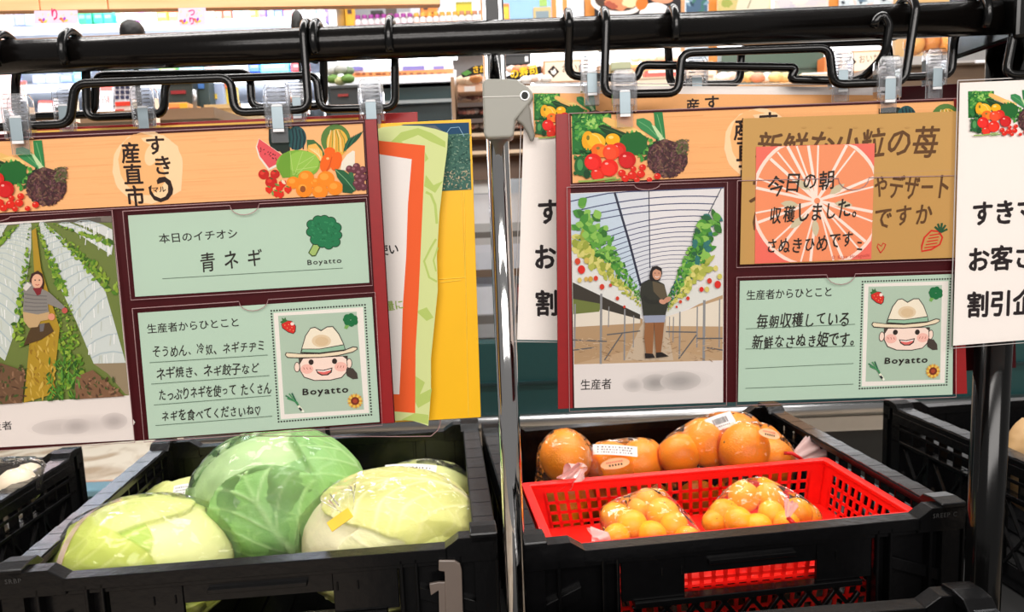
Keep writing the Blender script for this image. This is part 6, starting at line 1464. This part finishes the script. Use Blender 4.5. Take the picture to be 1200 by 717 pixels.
bx_thing('storage_crate', (386, 102, 420, 126), 2.5, 0.19, (48, 54, 56), 'dark slate storage crate with faint red lettering below the vegetables', 'crate', floor=True, parts=(('lettering', (396, 110, 408, 113), (150, 50, 46)), ('crate_rim', (386, 100, 420, 103), (70, 76, 78))))
# --- tiered meat trays beside the chrome pole
YT = 2.3
for k, (ya, yb) in enumerate(((97, 108), (117, 124), (140, 146))):
    pass
e = empty('tiered_rack', atY(585, 200, YT), 'wooden tiered rack of packed food standing behind the chrome pole', 'rack')
for ya in (119, 138, 155, 176): px_box(MB(), 536, ya, 624, ya + (5 if ya < 150 else 4), YT, 0.12).build('shelf_board', colm((70, 50, 38)) if ya < 150 else colm((206, 180, 150)), e)  # upper boards coloured dark, painting the shaded gaps between tiers
px_box(MB(), 536, 96, 624, 210, YT + 0.12, 0.02).build('back_board', colm((110, 80, 56)), e)
for sx in (532, 620):
    m = px_box(MB(), sx, 90, sx + 4, 260, YT, 0.14)
    for v in m.v[:4]: v.z = 0.0
    m.build('side_board', colm((150, 120, 90)), e)
for k, (ya, yb) in enumerate(((108, 118), (124, 137), (141, 154))):
    for j in range(3):
        xx = 537 + j * 26; tr_ = px_box(MB(), xx, ya, xx + 24, yb, YT + 0.015, 0.10); c = sum(tr_.v, Vector()) / 8
        o = empty('food_tray', c, 'clear tray of reddish meat pieces on the tiered rack', 'tray', 'meat trays on the tiered rack')
        tr_.build('film', M['film'], o)
        r = random.Random(k * 5 + j)
        for i in range(5):
            p = atY(xx + 3 + i * 4.6, (ya + yb) / 2 + r.uniform(-1, 1), YT + 0.05); MB().ball(p, 0.010, 1, (1.2, 1, 1), lambda q: 1 + .2 * noise.noise(q * 3)).build('meat_piece', colm(r.choice([(190, 110, 90), (214, 150, 126), (150, 80, 66), (226, 200, 186)]), 0.3), o, smooth=True)
lumps('fried_food', (538, 92, 562, 95), 2.25, 3, [(224, 150, 90), (206, 130, 76), (236, 206, 176)], 'fried food piece heaped at the top of the tiered rack', 'food', 'fried food on the tiered rack', 7, 5)
bx_thing('food_carton', (536, 98, 566, 108), 2.26, 0.1, (226, 180, 146), 'peach coloured carton with white paper on the top tier', 'box', parts=(('white_paper', (544, 101, 557, 107), (246, 240, 236)),))
def dsaka(S): S.text('さか', (554, 85.5), (570, 83.5), 8, (248, 196, 40), 0.03); S.poly([(540, 86), (548, 82), (553, 85), (546, 89)], (90, 150, 70))
sign('food_banner', Plane(atY(555, 80, 2.2)), [(540, 86), (554, 78), (572, 75), (572, 85), (556, 88), (542, 91)], 'small black banner with yellow letters beside the chrome pole', 'banner', dsaka, 0.002, (34, 30, 26))
def dsushi(S): S.text('の寿司', (598, 92), (631, 86), 10.5, (250, 206, 40), 0.025)
sign('food_banner', Plane(atY(610, 85, 2.2)), [(586, 92), (606, 84), (634, 77), (635, 86), (610, 93), (590, 98)], 'curved black banner with yellow sushi lettering above the pole clamp', 'banner', dsushi, 0.002, (30, 26, 24))
bx_thing('food_box', (588, 62, 622, 76), 2.4, 0.1, (26, 28, 30), 'glossy black lacquer food box behind the sushi banner', 'box', parts=(('lid_edge', (588, 62, 622, 65), (44, 46, 50)), ('painted_glint', (615, 66, 619, 72), (220, 220, 226))))  # pale patch on the front is a painted highlight, no metal part
lumps('sushi_piece', (596, 78, 640, 82), 2.3, 6, [(240, 150, 110), (246, 214, 200), (236, 120, 80)], 'orange and white sushi piece near the black banner', 'food', 'sushi pieces by the banner', 6, 6)
lumps('packed_food', (612, 92, 644, 96), 2.15, 4, [(250, 244, 240), (236, 206, 190)], 'white wrapped food pack on the rim above the clamp', 'food', 'white food packs above the clamp', 6, 7)
# --- framed wooden signs with a diamond mark
def frame_sign(rect, Y, st, label):
    x0, y0, x1, y1 = rect; P = Plane(atY(x0, y0, Y)); e = empty('framed_sign', P.pt((x0 + x1) / 2, y1), label, 'sign', 'framed shop signs')
    q = [(x0, y0), (x1, y0 - (x1 - x0) * .04), (x1, y1 - (x1 - x0) * .04), (x0, y1)]
    MB().prism([P.pt(x, y) for x, y in q], -P.n * 0.015).build('frame', colm((200, 150, 110), 0.5), e, bevel=0.002)
    S = Sheet(P, 0.001, 6e-5); S.base([(x0 + 2.6, y0 + 2.4), (x1 - 2.6, y0 + 2.4 - (x1 - x0) * .04), (x1 - 2.6, y1 - 2 - (x1 - x0) * .04), (x0 + 2.6, y1 - 2)], (250, 224, 198), 0.001)
    cx, cy = x0 + 12.5, (y0 + y1) / 2 - .5; S.poly([(cx - 7, cy), (cx, cy - 7.5), (cx + 7, cy), (cx, cy + 7.5)], (50, 40, 36)); S.poly([(cx - 3.4, cy - 2), (cx - 1, cy - 1), (cx + 1.6, cy - 4), (cx + 3, cy - 1), (cx + 3.6, cy + 1), (cx + .6, cy + 4), (cx - 2.4, cy + 2)], (246, 236, 226))
    S.text(st, (x0 + 22, y0 + 14), (x1 - 3, y0 + 12.4 - (x1 - x0) * .03), 9, (60, 48, 40), 0.0); S.done('sign_face', e)
frame_sign((636, 71, 690, 98), 2.25, 'おいか', 'pale framed sign with a black diamond mark above the clamp'); frame_sign((984, 60, 1034, 86), 2.5, 'おいか', 'pale framed sign with a black diamond mark behind the greenhouse board clips')
YS = 2.5
for rect, col, nm, lab in (((700, 74, 836, 80), (240, 176, 110), 'wooden_ledge', 'pale orange wooden ledge below the dark food poster'), ((716, 72, 740, 82), (140, 146, 116), 'shelf_label', 'grey-green label on the wooden ledge'), ((690, 84, 840, 102), (246, 222, 196), 'food_counter', 'cream food counter behind the stepped wire hangers'), ((846, 57, 966, 82), (70, 90, 76), 'chalkboard', 'dark green chalkboard above the wrapped food'), ((846, 97, 972, 101), (206, 160, 116), 'wooden_counter', 'light wooden counter below the chalkboard'), ((966, 66, 975, 90), (226, 130, 70), 'carton', 'orange carton at the end of the chalkboard')):
    bx_thing(nm, rect, 2.3 if nm == 'wooden_counter' else YS + (0.1 if nm in ('chalkboard', 'wooden_ledge') else 0.02), 0.25 if nm == 'wooden_counter' else (0.3 if nm == 'wooden_ledge' else 0.06), col, lab, nm.split('_')[-1], floor=nm in ('food_counter', 'wooden_counter', 'wooden_ledge', 'chalkboard'), parts=(('front_edge', (rect[0], rect[3] - 2, rect[2], rect[3]), tuple(int(c * .8) for c in col)),))
lumps('packed_food', (740, 68, 800, 70), 2.68, 6, [(250, 236, 230), (246, 190, 170), (240, 150, 120)], 'pinkish wrapped food pack on the wooden ledge', 'food', 'wrapped food on the wooden ledge', 6, 8)
bx_thing('counter_shelf', (700, 90, 836, 93), 2.3, 0.2, (246, 222, 196), 'low cream shelf in front of the cream counter', 'shelf', floor=True, parts=(('front_edge', (700, 90, 836, 92), (206, 180, 150)),))
bx_thing('product_pack', (756, 82, 796, 90.5), 2.35, 0.05, (214, 90, 80), 'flat red and white pack on the cream counter', 'pack', parts=(('white_band', (760, 82, 792, 85), (240, 226, 220)),))
lumps('packed_food', (842, 90, 924, 91), 2.38, 8, [(236, 206, 140), (250, 244, 238), (240, 200, 184), (214, 150, 120)], 'clear wrapped food pack on the light wooden counter', 'food', 'wrapped food on the light wooden counter', 8, 9)
bx_thing('food_tray', (940, 85, 970, 96.5), 2.36, 0.05, (246, 236, 214), 'flat white tray at the end of the wooden counter', 'tray', parts=(('tray_rim', (940, 85, 970, 87), (250, 246, 240)),))
# --- bread shelf at the far end
YBk = 2.2
e = empty('bread_shelf', atY(1120, 110, YBk), 'brown shelf of bagged bread with white price tags', 'shelf')
px_box(MB(), 1050, 64, 1186, 74, YBk, 0.3).build('rail_or_gap', colm((176, 170, 166)), e); px_box(MB(), 1050, 74, 1186, 130, YBk + 0.04, 0.28).build('front_board', colm((108, 86, 66)), e); px_box(MB(), 1050, -20, 1186, 64, YBk + 0.30, 0.02).build('back_board', colm((196, 160, 110)), e)
for a in (1144, 1165): px_box(MB(), a, 64, a + 13, 73.5, YBk - 0.004, 0.005).build('price_tag', colm((240, 240, 244)), e)
for k, (x, y, rx, col) in enumerate(((1072, 52, 12, (226, 160, 80)), (1090, 50, 12, (210, 130, 50)), (1106, 52, 11, (232, 150, 50)), (1130, 51, 11, (226, 180, 70)), (1147, 50, 11, (120, 76, 40)), (1163, 50, 11, (236, 150, 130)), (1080, 34, 12, (230, 200, 150)))):
    p = atY(x, y, YBk + 0.1); o = empty('bread_bag', p, 'bagged %s bread on the shelf under the bar end' % ('amber', 'brown', 'orange', 'golden', 'dark brown', 'pink iced', 'pale')[k], 'bread', 'bagged bread on the shelf')
    MB().ball(p, rx * YBk / F, 3, (1, .8, .95), lambda q: 1 + .08 * noise.noise(q * 3)).build('loaf', colm(col, 0.5), o, smooth=True)
    film_over('bag_film', [(p, rx * YBk / F * 1.08), (p + Vector((0.01, 0, rx * YBk / F * 1.3)), .006)], 'bag', o, 0.05, k, 3)
# --- teal freezer island with bumper, and shelves above it
YI = 2.2
zt_, zb_ = atY(600, 400, YI).z, atY(600, 486, YI).z
xi0 = atY(215, 440, YI).x; xi1 = 2.4
e = empty('freezer_island', ((xi0 + xi1) / 2, YI + .4, 0), 'long dark teal freezer case with a steel bumper behind the crates', 'freezer')
zr = atY(1040, 474, YI).z
MB().box((xi0, YI, zb_ - 0.02), (xi1, YI + 0.06, zt_)).build('upper_front', M['teal'], e, bevel=0.004)
MB().box((xi0, YI + 0.01, 0.02), (xi1, YI + 0.07, zb_ - 0.02)).build('lower_front', colm((30, 32, 32)), e)
MB().tube([(xi0, YI - 0.02, zr), (xi1, YI - 0.02, zr)], 0.021, 18).build('bumper', M['steel'], e, smooth=True)
MB().box((xi0, YI - 0.005, zr - 0.075), (xi1, YI + 0.01, zr - 0.03)).build('skirting_strip', colm((190, 182, 170), 0.3), e)
MB().box((xi0, YI - 0.012, zt_ - 0.13), (xi1, YI, zt_ - 0.122)).build('panel_joint', colm((8, 40, 42)), e)
MB().box((xi0, YI - 0.02, 0.0), (xi1, YI + 0.06, zr - 0.26)).build('base_panel', M['teal'], e)
xl0 = atY(-60, 575, YI).x; zl = atY(110, 573, YI).z
e = empty('freezer_island', ((xl0 + xi0) / 2, YI + .3, 0), 'low teal freezer case with a pale rim, seen between two crates', 'freezer')
MB().box((xl0, YI, 0), (xi0 - 0.05, YI + 0.06, zl - 0.02)).build('front_panel', M['teal'], e)
MB().box((xl0, YI - 0.012, zl - 0.02), (xi0 - 0.05, YI + 0.07, zl)).build('rim', colm((120, 160, 176), 0.3), e, bevel=0.004)
e = empty('upright_freezer', atY(590, 400, 2.45), 'white shelved freezer seen on both sides of the chrome pole', 'freezer')
px_box(MB(), 446, 150, 680, 398, 2.66, 0.03).build('back_panel', colm((216, 220, 226)), e)
for sx in (447, 672):
    m = px_box(MB(), sx, 150, sx + 6, 398, 2.5, 0.16)
    for v in m.v[:4]: v.z = 0.0
    m.build('side_panel', colm((200, 204, 210)), e)
for y0, y1, col in ((180, 194, (120, 96, 78)), (228, 262, (220, 222, 226)), (262, 272, (170, 172, 172)), (272, 279, (96, 92, 88)), (279, 287, (180, 180, 180)), (287, 296, (206, 210, 220)), (296, 316, (200, 206, 216)), (316, 325, (110, 92, 78)), (370, 380, (120, 116, 112)), (380, 396, (176, 178, 180)), (160, 180, (222, 220, 218))):
    px_box(MB(), 446, y0, 680, y1, 2.45, 0.05 if y1 < 370 else 0.28).build('rail_or_gap', colm(col, 0.3), e)  # brown strips among the rails paint in the dark gaps between shelves
for k, (x0, y0, x1, y1, col, nm) in enumerate(((554, 196, 575, 227, (240, 240, 236), 'white carton'), (612, 196, 624, 227, (206, 222, 190), 'green-dotted carton'), (557, 336, 578, 369, (226, 230, 238), 'bluish white bag'), (607, 336, 616, 369, (206, 60, 60), 'red pack'), (616, 340, 626, 369, (90, 190, 90), 'bright green pack'), (579.5, 346, 596, 370, (240, 190, 190), 'pinkish bag'))):
    bx_thing('frozen_pack', (x0, y0, x1, y1), 2.48, 0.1, col, 'small %s on the freezer shelf beside the chrome pole' % nm, 'pack')
